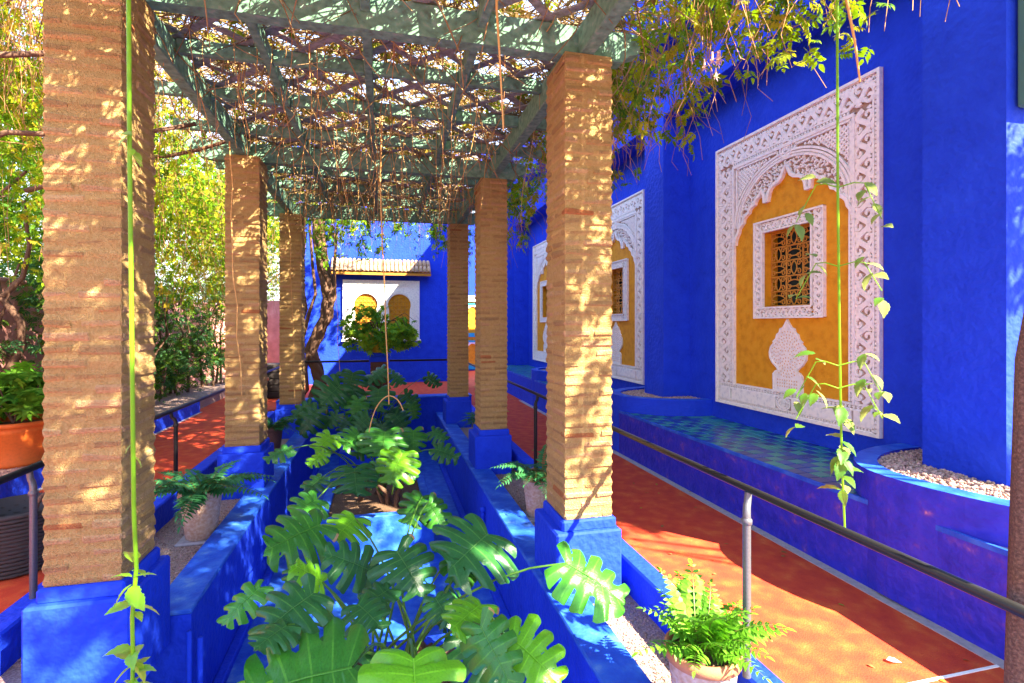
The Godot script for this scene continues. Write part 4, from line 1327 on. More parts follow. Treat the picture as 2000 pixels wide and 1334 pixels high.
func build_pots():
	var fm = []
	var hm = []
	for i in 3:
		fm.append(frond_mesh(60 + i, 15, 0.30, Color(0.035, 0.16, 0.05)))
		hm.append(frond_mesh(70 + i, 11, 0.42, Color(0.12, 0.33, 0.02)))
	var spots = [
		["pale clay pot on a stone in the left gravel strip by the second pillar", P(-1.48, -0.18, 4.9), 0.165, 0.40, M.pale_clay, M.pale_clay, "dark green fern spilling from the pale pot on the left", fm, 26, 0.30, 0.52],
		["pale clay pot with orange rim behind the near right pillar", P(1.42, -0.18, 4.7), 0.155, 0.40, M.pale_clay, M.clay_rim, "feathery fern in the pot behind the near right pillar", fm, 20, 0.26, 0.42],
		["sunlit pale clay pot at the lower right beside the grey rail post", P(1.36, -0.18, 2.02), 0.155, 0.38, M.pale_clay, M.clay_rim, "bright broad leaved fern in sun at the lower right", hm, 30, 0.2, 0.36],
		["dark brown pot between the second and third left pillars", P(-1.5, -0.18, 7.9), 0.15, 0.36, M.dark_clay, M.dark_clay, "blue green fern in the dark pot on the left", fm, 22, 0.25, 0.42],
		["small clay pot between the second and third right pillars", P(1.45, -0.18, 7.7), 0.14, 0.36, M.pale_clay, M.clay_rim, "small leafy fern in the pot by the far right pillars", fm, 14, 0.2, 0.36]]
	for s in spots:
		var p = flower_pot("clay_pot", s[0], s[1], s[2], s[3], s[4], s[5], "clay pots in the gravel strips")
		mi("saucer", box1(Vector3(s[2] * 1.9, 0.03, s[2] * 1.7), Vector3(0, -0.012, 0), 0.012), M.cement, p)
		var f = thing("potted_fern", s[6], "fern", s[1] + Vector3(0, s[3] * 0.9, 0), "potted ferns")
		fern(f, Vector3.ZERO, s[8], s[9], s[10], s[7], 0.75 if s[7] == fm else 1.15, -0.15 if s[7] == fm else 0.2)
	# big orange pot by the pink wall
	var op = P(-3.62, 0.2, 6.35)
	var t = thing("orange_pot", "big orange clay pot on the gravel at the left edge", "plant pot", op)
	var b = MB.new(true)
	b.lathe([Vector2(0.001, 0), Vector2(0.25, 0), Vector2(0.265, 0.03), Vector2(0.25, 0.05), Vector2(0.29, 0.22), Vector2(0.315, 0.34), Vector2(0.325, 0.36), Vector2(0.315, 0.375), Vector2(0.33, 0.40)], 36)
	mi("bowl", b.done(), M.orange_clay, t)
	b = MB.new(true)
	b.lathe([Vector2(0.325, 0.395), Vector2(0.345, 0.40), Vector2(0.35, 0.43), Vector2(0.335, 0.445), Vector2(0.30, 0.44), Vector2(0.295, 0.38)], 36)
	mi("rim", b.done(), M.orange_clay, t)
	b = MB.new()
	b.lathe([Vector2(0.001, 0.40), Vector2(0.298, 0.39)], 24)
	mi("soil", b.done(), M.soil, t)
	var sh = thing("pot_shrub", "glossy green shrub growing in the big orange pot", "shrub", op + Vector3(0, 0.4, 0))
	var st = MB.new(true)
	for i in 8:
		var a = TAU * i / 8
		st.tube([Vector3.ZERO, Vector3(cos(a) * 0.1, 0.2, sin(a) * 0.1), Vector3(cos(a) * 0.22, 0.4, sin(a) * 0.22)], 0.01, 0.006, 5)
	mi("stem", st.done(), M.bark, sh)
	var lf = MB.new()
	lf.col(Color(1, 1, 1))
	for i in 7:
		var a = TAU * i / 7
		lf.leaf(Vector3.ZERO, Vector3(cos(a), 0.25, sin(a)).normalized(), Vector3.UP, 1.0, 0.42, 0.2, 0.35)
	var rosette = lf.done()
	scatter("leaves", sh, rosette, clump_spots(170, 26, func(): return Vector3(R(-0.32, 0.32), R(0.05, 0.5), R(-0.32, 0.32)), 0.06), 0.09, 0.15, [Color(0.06, 0.2, 0.02), Color(0.1, 0.27, 0.02), Color(0.16, 0.34, 0.03)], 0.0)
	# pedestal with the yellow pot
	var pc = P(-0.06, 0, 11.0)
	var pd = thing("brick_pedestal", "dark brick pedestal with a blue cap in front of the far window", "pedestal", pc)
	mi("mortar_core", box1(Vector3(0.33, 0.86, 0.33), Vector3(0, 0.43, 0)), M.dark_brick, pd)
	for c in 12:
		for s in 4:
			var q = Basis(Vector3.UP, PI / 2 * s)
			var w = R(0.14, 0.2)
			for k in [[-0.17, -0.17 + w], [-0.165 + w, 0.165]]:
				mi("brick", brick_meshes[rng.randi() % 6], M.dark_brick, pd, Transform3D(q * Basis.from_scale(Vector3((k[1] - k[0]) / 0.22, 1.3, 0.5)), q * Vector3((k[0] + k[1]) / 2, 0, 0.158) + Vector3(0, 0.036 + c * 0.0715, 0)))
	mi("cap", box1(Vector3(0.40, 0.11, 0.40), Vector3(0, 0.915, 0), 0.01), M.blue, pd)
	mi("cap_step", box1(Vector3(0.30, 0.07, 0.30), Vector3(0, 1.003, 0), 0.01), M.blue, pd)
	flower_pot("yellow_pot", "bright yellow pot on the brick pedestal", pc + Vector3(0, 1.038, 0), 0.19, 0.36, M.yellow_paint, M.yellow_paint)
	var ys = thing("pot_shrub", "wide leafy shrub in the yellow pot before the far window", "shrub", pc + Vector3(0, 1.36, 0))
	st = MB.new(true)
	for i in 14:
		var a = TAU * i / 14
		st.tube([Vector3.ZERO, Vector3(cos(a) * 0.2, 0.3, sin(a) * 0.15), Vector3(cos(a) * 0.5, R(0.05, 0.5), sin(a) * 0.4), Vector3(cos(a) * 0.75, R(-0.3, 0.4), sin(a) * 0.5)], 0.012, 0.005, 5)
	mi("stem", st.done(), M.bark, ys)
	var shape = func() -> Vector3:
		var a = R(0, TAU)
		var q = sqrt(rng.randf())
		return Vector3(cos(a) * 0.74 * q, 0.2 + R(-0.45, 0.55) * (1.15 - q * 0.6) - q * q * 0.22, sin(a) * 0.5 * q)
	scatter("leaves", ys, rosette, clump_spots(900, 110, shape, 0.07), 0.05, 0.10, [Color(0.11, 0.29, 0.04), Color(0.2, 0.4, 0.04), Color(0.3, 0.46, 0.03)], 0.6)
	# woven basket on the left path
	var bk = thing("woven_basket", "black woven basket with rope handles on the left path", "basket", P(-2.36, 0, 4.15))
	b = MB.new(true)
	b.lathe([Vector2(0.001, 0.01), Vector2(0.22, 0.01), Vector2(0.25, 0.2), Vector2(0.262, 0.4), Vector2(0.25, 0.41), Vector2(0.235, 0.2), Vector2(0.2, 0.03), Vector2(0.001, 0.03)], 30)
	mi("wall", b.done(), M.wicker, bk)
	for i in 16:
		var ring = MB.new(true)
		var pts = []
		for k in 41:
			var a = TAU * k / 40
			var r = 0.225 + 0.04 * i / 15.0 + 0.004 * (1 if (k + i) % 2 else -1)
			pts.append(Vector3(cos(a) * r, 0.02 + i * 0.025, sin(a) * r))
		ring.tube(pts, 0.013, 0.013, 5)
		mi("woven_strand", ring.done(), M.wicker, bk)
	for a in [0.4, 3.5]:
		var hd = MB.new(true)
		var pts = []
		for k in 11:
			var u = PI * k / 10
			pts.append(Vector3(cos(a) * 0.265 - sin(a) * cos(u) * 0.09, 0.38 + sin(u) * 0.13, sin(a) * 0.265 + cos(a) * cos(u) * 0.09))
		hd.tube(pts, 0.014, 0.014, 6)
		mi("handle", hd.done(), M.bark, bk)
	# boxes for the monstera plants
	for k in 3:
		var d0 = [2.0, 5.65, 8.6][k]
		var bx = thing("planter_box", ["nearest blue planter box, hidden under big split leaves", "blue planter box with a sunlit front in the middle of the garden", "blue planter box at the far end of the sunken garden"][k], "planter", P(-0.06, -0.85, d0 + 0.7), "blue planter boxes in the sunken garden")
		for s in [[Vector3(1.2, 0.45, 0.1), Vector3(0, 0.225, 0.65)], [Vector3(1.2, 0.45, 0.1), Vector3(0, 0.225, -0.65)], [Vector3(0.1, 0.45, 1.198), Vector3(0.55, 0.225, 0)], [Vector3(0.1, 0.45, 1.198), Vector3(-0.55, 0.225, 0)]]:
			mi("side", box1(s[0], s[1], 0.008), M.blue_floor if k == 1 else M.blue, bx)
		mi("soil", box1(Vector3(1.0, 0.1, 1.2), Vector3(0, 0.37, 0)), M.soil, bx)

func build_monsteras():
	var near = [[0.1,0.5,1.75, 0.1,0.42,1.55, 1.15,1], [-0.1,0.44,1.85, -0.39,0.45,1.8, 1.5,0], [-0.26,0.56,2.15, -0.42,0.52,2, 1.1,2], [-0.47,0.56,2.25, -0.58,0.5,2.15, 0.9,0], [-0.26,0.46,2.45, -0.36,0.58,2.4, 1.1,1], [0.39,0.46,2.1, 0.26,0.46,1.98, 1.2,1], [0.36,0.46,1.95, 0.45,0.31,1.8, 0.8,0], [0.49,0.37,2, 0.65,0.27,1.85, 1.2,1], [0.88,0.42,2.45, 1.14,0.29,2.3, 0.95,0], [0.55,0.48,2.75, 0.32,0.42,2.55, 1.35,2], [0.07,0.48,2.65, 0.19,0.33,2.5, 1.25,2], [-0.06,0.33,2.8, -0.26,0.47,2.75, 1,2]]
	near += [[-0.36,0.41,3.3, -0.62,0.38,3.1, 1.1,0], [-0.17,0.36,3.5, -0.28,0.31,3.35, 1.5,1], [0.31,0.24,4.2, 0.19,0.1,4.05, 1.2,0], [0.35,0.23,4.1, 0.45,0.08,3.95, 1,0], [-0.33,0.53,2, -0.41,0.53,1.9, 1.1,2], [-0.1,0.42,2.3, -0,0.37,2.2, 1.2,2], [0.23,0.38,2.35, 0.28,0.33,2.25, 1.2,2], [0.03,0.37,2.5, -0.1,0.35,2.4, 1.1,2], [-0.44,0.42,1.9, -0.36,0.44,1.8, 0.8,1], [-0.4,0.35,2.9, -0.46,0.31,2.8, 1.1,2], [0.35,0.37,2.75, 0.47,0.3,2.65, 1.1,0]]
	var mid = [[-0.26,0.23,5.2, -0.22,0.03,5, 1.5,2], [0.19,0.33,5.3, 0.05,0.09,5.1, 1.2,1], [0.03,0.43,5.9, -0.01,0.19,5.65, 1.6,0], [0.34,0.41,6, 0.33,0.22,5.8, 1.2,0], [0.56,0.37,6.1, 0.74,0.29,6, 1,2], [0.55,0.28,5.6, 0.8,0.2,5.5, 0.9,2], [-0.26,0.39,6.1, -0.42,0.28,5.9, 1.2,0], [-0.54,0.42,5.9, -0.68,0.29,5.7, 1,1], [-0.54,0.37,5.3, -0.69,0.29,5.2, 0.9,1], [-0.75,0.56,4.7, -0.94,0.52,4.6, 0.8,2], [-0.49,0.33,4.6, -0.63,0.25,4.45, 1.1,2], [-0.46,0.34,4, -0.62,0.28,3.85, 1.2,0], [-0.01,0.16,5.6, -0.14,0.01,5.5, 1.3,2], [0.22,0.17,5.5, 0.34,0.03,5.4, 1.2,2], [-0.12,0.22,6.2, -0.32,0.14,6.1, 1.1,2], [0.14,0.18,6.3, 0.3,0.04,6.1, 1.1,0]]
	var far = [[-0.46,0.83,8.8, -0.52,0.53,8.6, 1.2,2], [-0.64,0.66,8.6, -0.92,0.39,8.4, 1.2,2], [0.03,0.85,9.2, -0.26,0.65,9.1, 1,2], [0.16,0.76,9.2, 0.37,0.61,9.1, 1,2], [-0.91,0.38,8, -1.13,0.09,7.85, 0.9,2], [-1.05,0.41,8.3, -1.32,0.25,8.2, 0.8,2], [-0.36,0.44,8.5, -0.43,0.2,8.3, 1.2,0], [-0.06,0.55,8.8, -0.09,0.25,8.6, 1.2,2], [0.36,0.44,8.9, 0.6,0.24,8.8, 1,2], [-0.2,0.22,8.1, -0.41,0.06,8, 1.2,2], [0.18,0.23,8.2, 0.36,0,8.1, 1.2,2], [-0.64,0.28,8.1, -0.84,0.12,8, 1.1,2], [-0.01,0.14,7.9, 0.02,-0.09,7.8, 1.3,2], [0.47,0.3,8.7, 0.52,0.1,8.6, 1,0], [0.85,0.61,10.2, 1.08,0.44,10.1, 0.8,2]]
	var sets = [near, mid, far]
	for k in 3:
		var c = P([0.05, -0.02, -0.1][k], -0.4, [2.75, 6.2, 9.2][k])
		var t = thing("monstera_plant", ["large monstera with big split leaves filling the foreground", "monstera with light green split leaves in the middle planter box", "dark monstera clump in the farthest planter box"][k], "monstera", Vector3.ZERO, "monstera plants in the sunken garden")
		for i in 5:
			var s = MB.new(true)
			var q = c + Vector3(R(-0.25, 0.25), -0.05, R(-0.3, 0.3))
			s.tube([q, q + Vector3(R(-0.1, 0.1), 0.15, R(-0.1, 0.1)), q + Vector3(R(-0.25, 0.25), 0.33, R(-0.1, 0.25))], 0.03, 0.022, 7, true, 0.12)
			mi("stem", s.done(), M.bark, t)
		for a in sets[k]:
			monstera_leaf(t, P(a[0], a[1], a[2]), P(a[3], a[4], a[5]), a[6], a[7], c + Vector3(R(-0.2, 0.2), 0.1, R(-0.2, 0.2)), ([1.08, 1.0, 1.12][k]) * (1.35 if k == 0 and a[2] < 1.8 else (1.1 if k == 0 and a[2] < 1.9 else 1.0)))
		for i in [7, 4, 12][k]:
			var an = R(0, TAU)
			var q = c + Vector3(cos(an) * R(0.15, 0.6), R(0.25, 0.55 if k < 2 else 0.9), sin(an) * R(0.15, 0.5))
			monstera_leaf(t, q, q + Vector3(cos(an) * 0.18, -0.12, sin(an) * 0.18 + 0.06), R(1.0, 1.3), 2, c, 1.1)

func wander(a: Vector3, b: Vector3, n: int, w: float) -> Array:
	var pts = []
	for i in n + 1:
		var u = float(i) / n
		pts.append(a.lerp(b, u) + (RV(w) if i > 0 else Vector3.ZERO))
	return pts
func shoot_leaves(t: Node3D, mesh: Mesh, at: Vector3, n: int, s0: float, s1: float, m := "shoot"):
	for i in n:
		var a = TAU * i / n + R(-0.5, 0.5)
		mi("leaf", mesh, M[m], t, turned(at + Vector3(0, R(-0.04, 0.04), 0), R(s0, s1), Vector3(cos(a), R(-1.2, 0.3), sin(a)), R(-0.4, 0.4)))

func build_vines():
	var one = Color(1, 1, 1)
	var sp5 = sprig_mesh(31, 4, one)
	var sp7 = sprig_mesh(32, 3, one, 0.55)
	var broad = MB.new()
	broad.col(one)
	broad.leaf(Vector3.ZERO, Vector3(0, 0, 1), Vector3.UP, 1.0, 0.46, 0.15, 0.25)
	var bl = broad.done()
	var fl = fine_leaf(0.5)
	# ---- mat of dry twigs and leaves lying on the lattice, with strands hanging through
	var t = thing("pergola_vine", "dry tangled vine lying over the pergola with brown strands hanging through", "vine", P(0, 3.64, 5))
	var tufts = []
	for i in 3:
		tufts.append(twigs_mesh(16, Vector3(0.25, 0.06, 0.25), 0.4, 0.9, 0.006, Vector3(R(-1, 1), 0, R(-1, 1)), Color(0.30, 0.195, 0.09), 300 + i))
	for k in 3:
		var xf = []
		var cl = []
		for i in 150:
			var p = Vector3(R(-1.75, 1.65), R(0.05, 0.22), R(-4.7, 5.0))
			xf.append(Transform3D(Basis(Vector3.UP, R(0, TAU)), p))
			cl.append(Color(1, 1, 1) * R(0.6, 1.5))
		mmi("twig_mat", tufts[k], M.twig, t, xf, cl)
	var spots = []
	for i in 3600:
		spots.append(Vector3(R(-1.8, 1.7), 0.06 + absf(rng.randfn(0, 0.16)), R(-4.7, 5.1)))
	scatter("leaf_mat", t, sp7, spots, 0.10, 0.2, [Color(0.34, 0.20, 0.05), Color(0.42, 0.27, 0.05), Color(0.26, 0.27, 0.03), Color(0.16, 0.22, 0.03), Color(0.22, 0.13, 0.05)], 0.1)
	var fixed = [[-0.81, 4.5, 0.85], [-0.5, 4.5, 1.04], [-0.46, 4.5, 1.08], [-0.19, 4.5, 0.76], [1.44, 4.5, 1.0], [1.38, 4.6, 1.2]]
	for i in 270:
		var x = R(-1.5, 1.4); var d = 3.6 + 5.6 * rng.randf(); var l = 0.25 + 1.1 * pow(rng.randf(), 2.2)
		if i < fixed.size():
			x = fixed[i][0]; d = fixed[i][1]; l = fixed[i][2]
		var b = MB.new(true)
		var pts = []
		var p = Vector3(x, R(0.0, 0.12), 5 - d)
		var dr = Vector3(R(-0.25, 0.25), -1, R(-0.25, 0.25))
		for k in 9:
			pts.append(p)
			dr = (dr + Vector3(R(-0.12, 0.12), -0.12, R(-0.12, 0.12))).normalized()
			p += dr * l / 8
		b.tube(pts, R(0.0022, 0.0042), 0.0016, 4)
		mi("strand", b.done(), M.strand if rng.randf() < 0.75 else M.strand_pale, t)
	# ---- longer single shoots
	var s = thing("hanging_shoot", "long lime green vine shoot hanging in front of the nearest left pillar", "vine shoot", P(-0.655, 0, 1.6))
	var b = MB.new(true)
	b.tube([Vector3(-0.012, 3.7, 0), Vector3(-0.004, 2.8, 0), Vector3(0, 2.07, 0), Vector3(0.006, 1.5, 0), Vector3(0.012, 1.1, 0.005), Vector3(0.016, 0.95, 0), Vector3(0.006, 0.82, 0), Vector3(0.012, 0.72, 0.01), Vector3(0.004, 0.5, 0)], 0.0056, 0.005, 8)
	mi("stem", b.done(), M.shoot, s)
	for q in [[2.07, 7, 0.045], [1.25, 2, 0.04], [0.93, 6, 0.075], [0.86, 5, 0.07], [0.70, 8, 0.07], [0.62, 8, 0.07]]:
		shoot_leaves(s, fl, Vector3(0.006, q[0], 0), q[1], q[2] * 0.7, q[2] * 1.1)
	s = thing("hanging_shoot", "long green shoot with small leaf sprays hanging before the nearest carved niche", "vine shoot", P(1.97, 0, 1.9))
	b = MB.new(true)
	b.tube([Vector3(-0.015, 3.9, 0), Vector3(-0.015, 3.0, 0), Vector3(-0.012, 2.2, 0), Vector3(0.0, 1.4, 0), Vector3(0.01, 1.0, 0), Vector3(0.028, 0.66, 0)], 0.0062, 0.0045, 8)
	mi("stem", b.done(), M.shoot, s)
	for q in [2.19, 1.84, 1.40, 1.30]:
		for sd in [-1.0, 1.0]:
			var st = MB.new(true)
			var e = Vector3(sd * 0.15 - 0.01, q - 0.09 - R(0, 0.04), sd * 0.08)
			var a = Vector3(-0.01, q + 0.02, 0)
			var m = Vector3(sd * 0.09, q + 0.035, sd * 0.04)
			st.tube([a, a.lerp(m, 0.6) + Vector3(0, 0.01, 0), m, m.lerp(e, 0.5), e], 0.003, 0.002, 5)
			mi("side_stem", st.done(), M.shoot, s)
			for k in 3:
				shoot_leaves(s, fl, [m, m.lerp(e, 0.5), e][k], 2, 0.065, 0.095, "shoot_dark")
	for q in [1.22, 1.06, 0.98, 0.9]:
		shoot_leaves(s, fl, Vector3(0.01, q, 0), 5, 0.07, 0.105, "shoot_dark")
	s = thing("hanging_shoot", "straw coloured bare shoot hanging left of the near right pillar", "vine shoot", P(0.58, 0, 2.6))
	b = MB.new(true)
	b.tube([Vector3(-0.02, 3.5, 0), Vector3(-0.015, 3.2, 0), Vector3(0, 2.97, 0), Vector3(0.02, 2.59, 0)], 0.008, 0.004, 7)
	mi("stem", b.done(), M.strand_pale, s)
	s = thing("hanging_shoot", "short straw coloured shoot ending at the top of the nearest carved niche", "vine shoot", P(2.05, 0, 1.9))
	b = MB.new(true)
	b.tube([Vector3(-0.09, 3.4, 0), Vector3(-0.045, 3.05, 0), Vector3(0, 2.87, 0), Vector3(0.03, 2.69, 0)], 0.008, 0.004, 7)
	mi("stem", b.done(), M.strand_pale, s)
	s = thing("hanging_shoot", "long straw shoot in the middle of the garden, forked and drooping at its end", "vine shoot", P(0.03, 0, 5.0))
	b = MB.new(true)
	b.tube([Vector3(-0.03, 3.6, 0), Vector3(-0.05, 2.9, 0.02), Vector3(-0.03, 2.34, 0), Vector3(-0.01, 1.96, 0), Vector3(0.0, 1.58, 0), Vector3(0.02, 1.19, 0), Vector3(0.03, 0.86, 0)], 0.007, 0.005, 7)
	mi("stem", b.done(), M.strand_pale, s)
	b = MB.new(true)
	b.tube(b.curve([Vector3(-0.15, 0.61, 0), Vector3(-0.12, 0.74, 0), Vector3(-0.07, 0.86, 0), Vector3(0.02, 0.94, 0), Vector3(0.11, 0.9, 0), Vector3(0.16, 0.8, 0)], 4), 0.005, 0.006, 6)
	mi("forked_end", b.done(), M.strand_pale, s)
	for q in [["straw shoot hanging in front of the second left pillar", -1.40, 5.6, 0.9], ["straw shoot hanging in front of the third left pillar", -1.35, 8.6, 0.35], ["straw shoot hanging beside the twisted trunk", -0.75, 9.3, 0.75]]:
		s = thing("hanging_shoot", q[0], "vine shoot", P(q[1], 0, q[2]))
		b = MB.new(true)
		b.tube(wander(Vector3(-0.05, 3.55, 0), Vector3(0.05, q[3], 0), 9, 0.018), 0.007, 0.004, 6)
		mi("stem", b.done(), M.strand_pale, s)
	# ---- twisted trunk at the far left
	var tv = thing("twisted_trunk", "old twisted vine trunk of several stems beside the farthest left pillar", "vine trunk", P(-1.3, 0, 12.0))
	var o = Vector3(1.3, 0, 0)
	var main = [Vector3(-1.46, -0.05, 0), Vector3(-1.30, 0.36, 0), Vector3(-1.40, 0.71, 0), Vector3(-1.50, 1.05, 0), Vector3(-1.34, 1.43, 0), Vector3(-1.18, 1.79, 0), Vector3(-1.13, 2.21, 0), Vector3(-1.2, 2.65, 0), Vector3(-1.3, 3.21, 0), Vector3(-1.35, 3.9, 0)]
	for k in 5:
		var pts = []
		for i in main.size() * 3 - 2:
			var j = i / 3
			var p = main[j].lerp(main[min(j + 1, main.size() - 1)], (i % 3) / 3.0)
			var a = i * 0.42 + TAU * k / 5
			var rr = 0.065 + 0.01 * i / 9.0
			pts.append(o + p + Vector3(cos(a) * rr, 0, sin(a) * rr))
		b = MB.new(true)
		b.tube(pts, 0.075, 0.05, 8, false, 0.12)
		mi("stem", b.done(), M.bark, tv)
	for pts in [[Vector3(-1.72, 0.0, 0.1), Vector3(-1.56, 0.23, 0.1), Vector3(-1.59, 0.67, 0.1), Vector3(-1.56, 1.0, 0.08), Vector3(-1.4, 1.1, 0)], [Vector3(-1.66, 1.3, 0.1), Vector3(-1.6, 1.54, 0.1), Vector3(-1.53, 1.85, 0.1), Vector3(-1.39, 2.26, 0.1), Vector3(-1.45, 2.87, 0.1), Vector3(-1.51, 3.75, 0.1)], [Vector3(-1.75, 1.5, 0), Vector3(-1.6, 1.95, 0), Vector3(-1.7, 2.6, 0), Vector3(-1.6, 3.6, 0)], [Vector3(-1.2, 1.75, 0.05), Vector3(-1.0, 2.2, 0.05), Vector3(-1.02, 2.9, 0), Vector3(-0.95, 3.8, 0)]]:
		b = MB.new(true)
		var q = []
		for p in pts: q.append(o + p)
		b.tube(q, 0.045, 0.03, 7, false, 0.1)
		mi("side_stem", b.done(), M.bark, tv)
	scatter("crown", tv, sp5, clump_spots(900, 50, func(): return Vector3(R(0.6, 2.5), R(4.2, 6.2), R(-0.6, 0.7)), 0.13), 0.12, 0.22, [Color(0.12, 0.26, 0.02), Color(0.2, 0.34, 0.02)])
	# ---- leafy curtains
	var greens = [Color(0.15, 0.32, 0.012), Color(0.23, 0.42, 0.015), Color(0.34, 0.46, 0.015), Color(0.09, 0.22, 0.02)]
	var yel = [Color(0.48, 0.48, 0.02), Color(0.55, 0.42, 0.035), Color(0.34, 0.42, 0.015), Color(0.22, 0.34, 0.02)]
	var curtains = [
		["yellow green leafy vine curtain hanging behind the left pillars", [-3.9, -2.1, 1.8, 4.4, 5.4, 12.8], 9500, 170, yel + greens, 0.07, 0.125, 520],
		["golden tangle of dry twigs at roof height between the two nearest left pillars", [-3.6, -1.7, 3.2, 4.7, 3.8, 7.0], 900, 90, yel, 0.06, 0.12, 520],
		["tangle of golden twigs and leaves at the upper left edge", [-3.7, -2.2, 3.5, 6.3, 4.0, 6.6], 2300, 120, yel, 0.07, 0.13, 420],
		["vine fringe with pale green leaves between the pergola and the blue house", [1.75, 2.75, 3.12, 4.5, 1.75, 6.6], 2100, 90, [Color(0.22, 0.36, 0.015), Color(0.3, 0.38, 0.02), Color(0.12, 0.26, 0.03), Color(0.36, 0.34, 0.03)], 0.09, 0.17, 420],
		["vine curtain hanging beside the farther right pillars", [1.7, 2.3, 2.75, 4.2, 6.7, 10.5], 650, 70, yel + greens, 0.09, 0.16, 120],
		["green leafy curtain hanging before the upper wall of the garden house", [-1.9, 1.7, 2.85, 4.4, 9.8, 11.3], 1300, 80, greens + [Color(0.05, 0.15, 0.04)], 0.11, 0.2, 60]]
	for c in curtains:
		var r = c[1]
		var v = thing("vine_curtain", c[0], "vine", P((r[0] + r[1]) / 2, r[3], (r[4] + r[5]) / 2), "hanging vine curtains")
		var hx = (r[1] - r[0]) / 2; var hy = r[3] - r[2]; var hz = (r[5] - r[4]) / 2
		var sps = []
		var left = c[2]
		while left > 0:   # each strand carries its leaves down to its own length
			var x = R(-hx, hx); var z = R(-hz, hz)
			var ln = hy * (0.3 + 0.7 * pow(rng.randf(), 0.8))
			var k = 10 + rng.randi() % 16
			var lean = Vector3(R(-0.15, 0.15), 0, R(-0.15, 0.15))
			for i in k:
				var u = pow(rng.randf(), 0.8)
				sps.append(Vector3(x, -u * ln, z) + lean * u + RV(0.07))
			left -= k
		scatter("leaves", v, sp5, sps, c[5], c[6], c[4], 0.7)
		var tb = MB.new(true)
		for i in c[7]:
			var x = R(-hx, hx); var z = R(-hz, hz)
			var y0 = R(-0.5 * hy, 0.15)
			var ln = R(0.4, 1.0) * hy
			tb.col(Color(0.34, 0.18, 0.07) * R(0.5, 1.5))
			var e = Vector3(x + R(-0.4, 0.4), max(y0 - ln, -hy), z + R(-0.4, 0.4))
			if rng.randf() < 0.45:
				e = Vector3(x + R(-0.9, 0.9), y0 + R(-0.35, 0.3), z + R(-0.9, 0.9))
			tb.tube(wander(Vector3(x, y0, z), e, 6, 0.05), R(0.0025, 0.007), 0.002, 3)
		var tw = mi("twigs", tb.done(), M.twig, v)
		tw.set_meta("kind", "stuff")
	# big limbs in the upper left tangle, and a few pink blossoms on the right
	for q in [[P(-4.6, 2.9, 3.6), P(-1.5, 3.6, 4.4), "bare limb crossing the upper left tangle above the pink wall"], [P(-4.8, 2.5, 4.4), P(-1.6, 3.35, 5.2), "lower bare limb in the tangle left of the near pillar"], [P(-3.6, 3.0, 6.5), P(-1.3, 3.62, 6.0), "bare limb rising to the second left pillar"]]:
		b = MB.new(true)
		b.tube(wander(q[0], q[1], 8, 0.06), 0.028, 0.018, 7, true, 0.1)
		tag(mi("vine_limb", b.done(), M.bark), q[2], "vine limb", "bare limbs of the upper left tangle")
	var bk = [[2.02, 3.22, 2.9], [1.95, 3.18, 4.2], [1.98, 3.1, 4.35]]
	for k in 3:
		var bs = thing("pink_blossom", ["cluster of pink blossoms hanging near the top of the nearest niche", "single pale pink blossom beside the second pilaster", "lowest single pale pink blossom beside the second pilaster"][k], "blossom", P(bk[k][0], bk[k][1], bk[k][2]))
		for i in [6, 1, 1][k]:
			var fo = RV(0.045) if k == 0 else Vector3.ZERO
			for j in 5:
				var a = TAU * j / 5
				mi("petal", bl, M.petal, bs, turned(fo, 0.032 if k == 0 else 0.04, Vector3(cos(a), sin(a) * 0.8 - 0.2, 0.5), 0.2))
			var tbm = MB.new(true)
			tbm.tube([fo + Vector3(0, 0.06, 0), fo + Vector3(0, 0.03, 0), fo], 0.004, 0.009, 6)
			mi("flower_tube", tbm.done(), M.petal, bs)
	var fx = []
	var fc = []
	for i in 90:
		fx.append(turned(P(R(1.78, 2.84) if i % 3 else R(-3.2, -2.1), 0.006, R(1.6, 10)), R(0.025, 0.05), Vector3(R(-1, 1), R(-0.1, 0.1), R(-1, 1)), R(-0.3, 0.3)))
		fc.append([Color(0.4, 0.28, 0.06), Color(0.3, 0.16, 0.06), Color(0.3, 0.34, 0.05)][i % 3])
	mmi("leaf_litter", bl, M.foliage, self, fx, fc)
	tag(mi("fallen_leaf", bl, M.petal, self, turned(P(2.32, 0.012, 1.98), 0.07, Vector3(1, 0.1, 0.4), 0.2)), "small pale fallen leaf on the sunlit red path", "leaf")

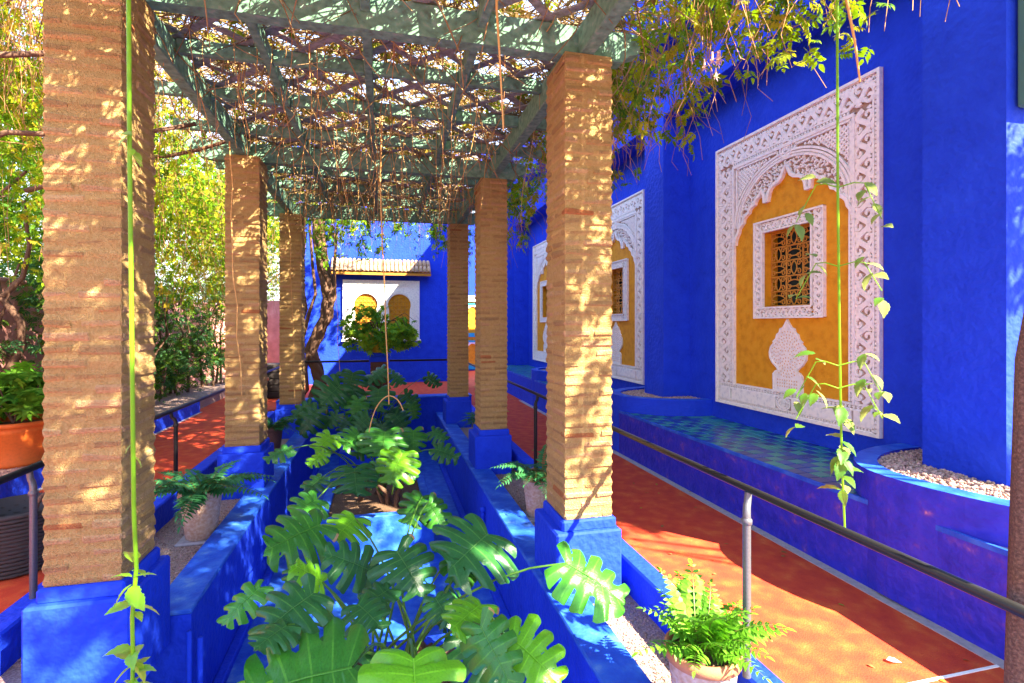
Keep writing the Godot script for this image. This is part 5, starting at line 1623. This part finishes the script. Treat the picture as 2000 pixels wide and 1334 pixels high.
func build_trees():
	var one = Color(1, 1, 1)
	var sp = sprig_mesh(41, 3, one, 0.5)
	var g1 = [Color(0.10, 0.22, 0.015), Color(0.2, 0.32, 0.015), Color(0.3, 0.36, 0.02), Color(0.06, 0.15, 0.02)]
	tree("garden_tree", "tall yellow green tree behind the pink wall at the far left", P(-7.2, 0, 8.5), 6.5, Vector3(0, 4.6, 0), Vector3(2.3, 2.5, 3.2), 6500, g1, sp, 0.13, 0.25, "trees beyond the pink wall", 70)
	tree("garden_tree", "bright green tree behind the pink wall seen between the left pillars", P(-6.4, 0, 13.0), 6.5, Vector3(0, 4.3, 0), Vector3(1.9, 2.6, 3.0), 6500, g1, sp, 0.13, 0.25, "trees beyond the pink wall", 70)
	tree("garden_tree", "green tree rising behind the far end of the pink wall", P(-4.2, 0, 19.5), 7.0, Vector3(0, 4.6, 0), Vector3(2.2, 2.4, 2.0), 4500, g1, sp, 0.15, 0.27, "trees beyond the pink wall", 60)
	# slender trunk at the right edge; its crown is overhead
	var t = thing("leaning_trunk", "slender brown tree trunk rising at the right edge by the handrail", "tree", P(1.70, 0, 1.05))
	var b = MB.new(true)
	b.tube([Vector3(-0.02, -0.02, 0), Vector3(-0.01, 0.5, 0), Vector3(0.03, 1.0, -0.01), Vector3(0.06, 1.5, -0.02), Vector3(0.13, 2.2, 0.05), Vector3(0.25, 3.2, 0.3), Vector3(0.5, 4.4, 0.8)], 0.04, 0.03, 9, false, 0.12)
	for e in [Vector3(1.6, 4.2, 0.2), Vector3(0.2, 5.2, 1.6), Vector3(1.8, 5.0, 1.8)]:
		b.tube([Vector3(0.22, 3.0, 0.25), Vector3(0.3, 3.4, 0.35).lerp(e, 0.4), e], 0.03, 0.012, 6)
	mi("trunk", b.done(), M.bark, t)
	var pick = func() -> Vector3:
		var x = R(0.1, 1.75)
		var d = R(-2.9, 1.6)
		if d > 0.4 and rng.randf() < 0.45: d = R(-2.9, 0.2)
		return Vector3(x, R(3.6, 4.7), 1.05 - d)
	tree("garden_tree", "tree beside the house end, overhanging the path from behind", P(6.8, 0, -0.8), 4.4, Vector3(-1.5, 4.0, -1.2), Vector3(0.95, 0.5, 1.0), 520, g1, sp, 0.14, 0.26)
	scatter("crown", t, sp, pruned(clump_spots(2300, 130, pick, 0.14), P(1.70, 0, 1.05)), 0.16, 0.3, g1)
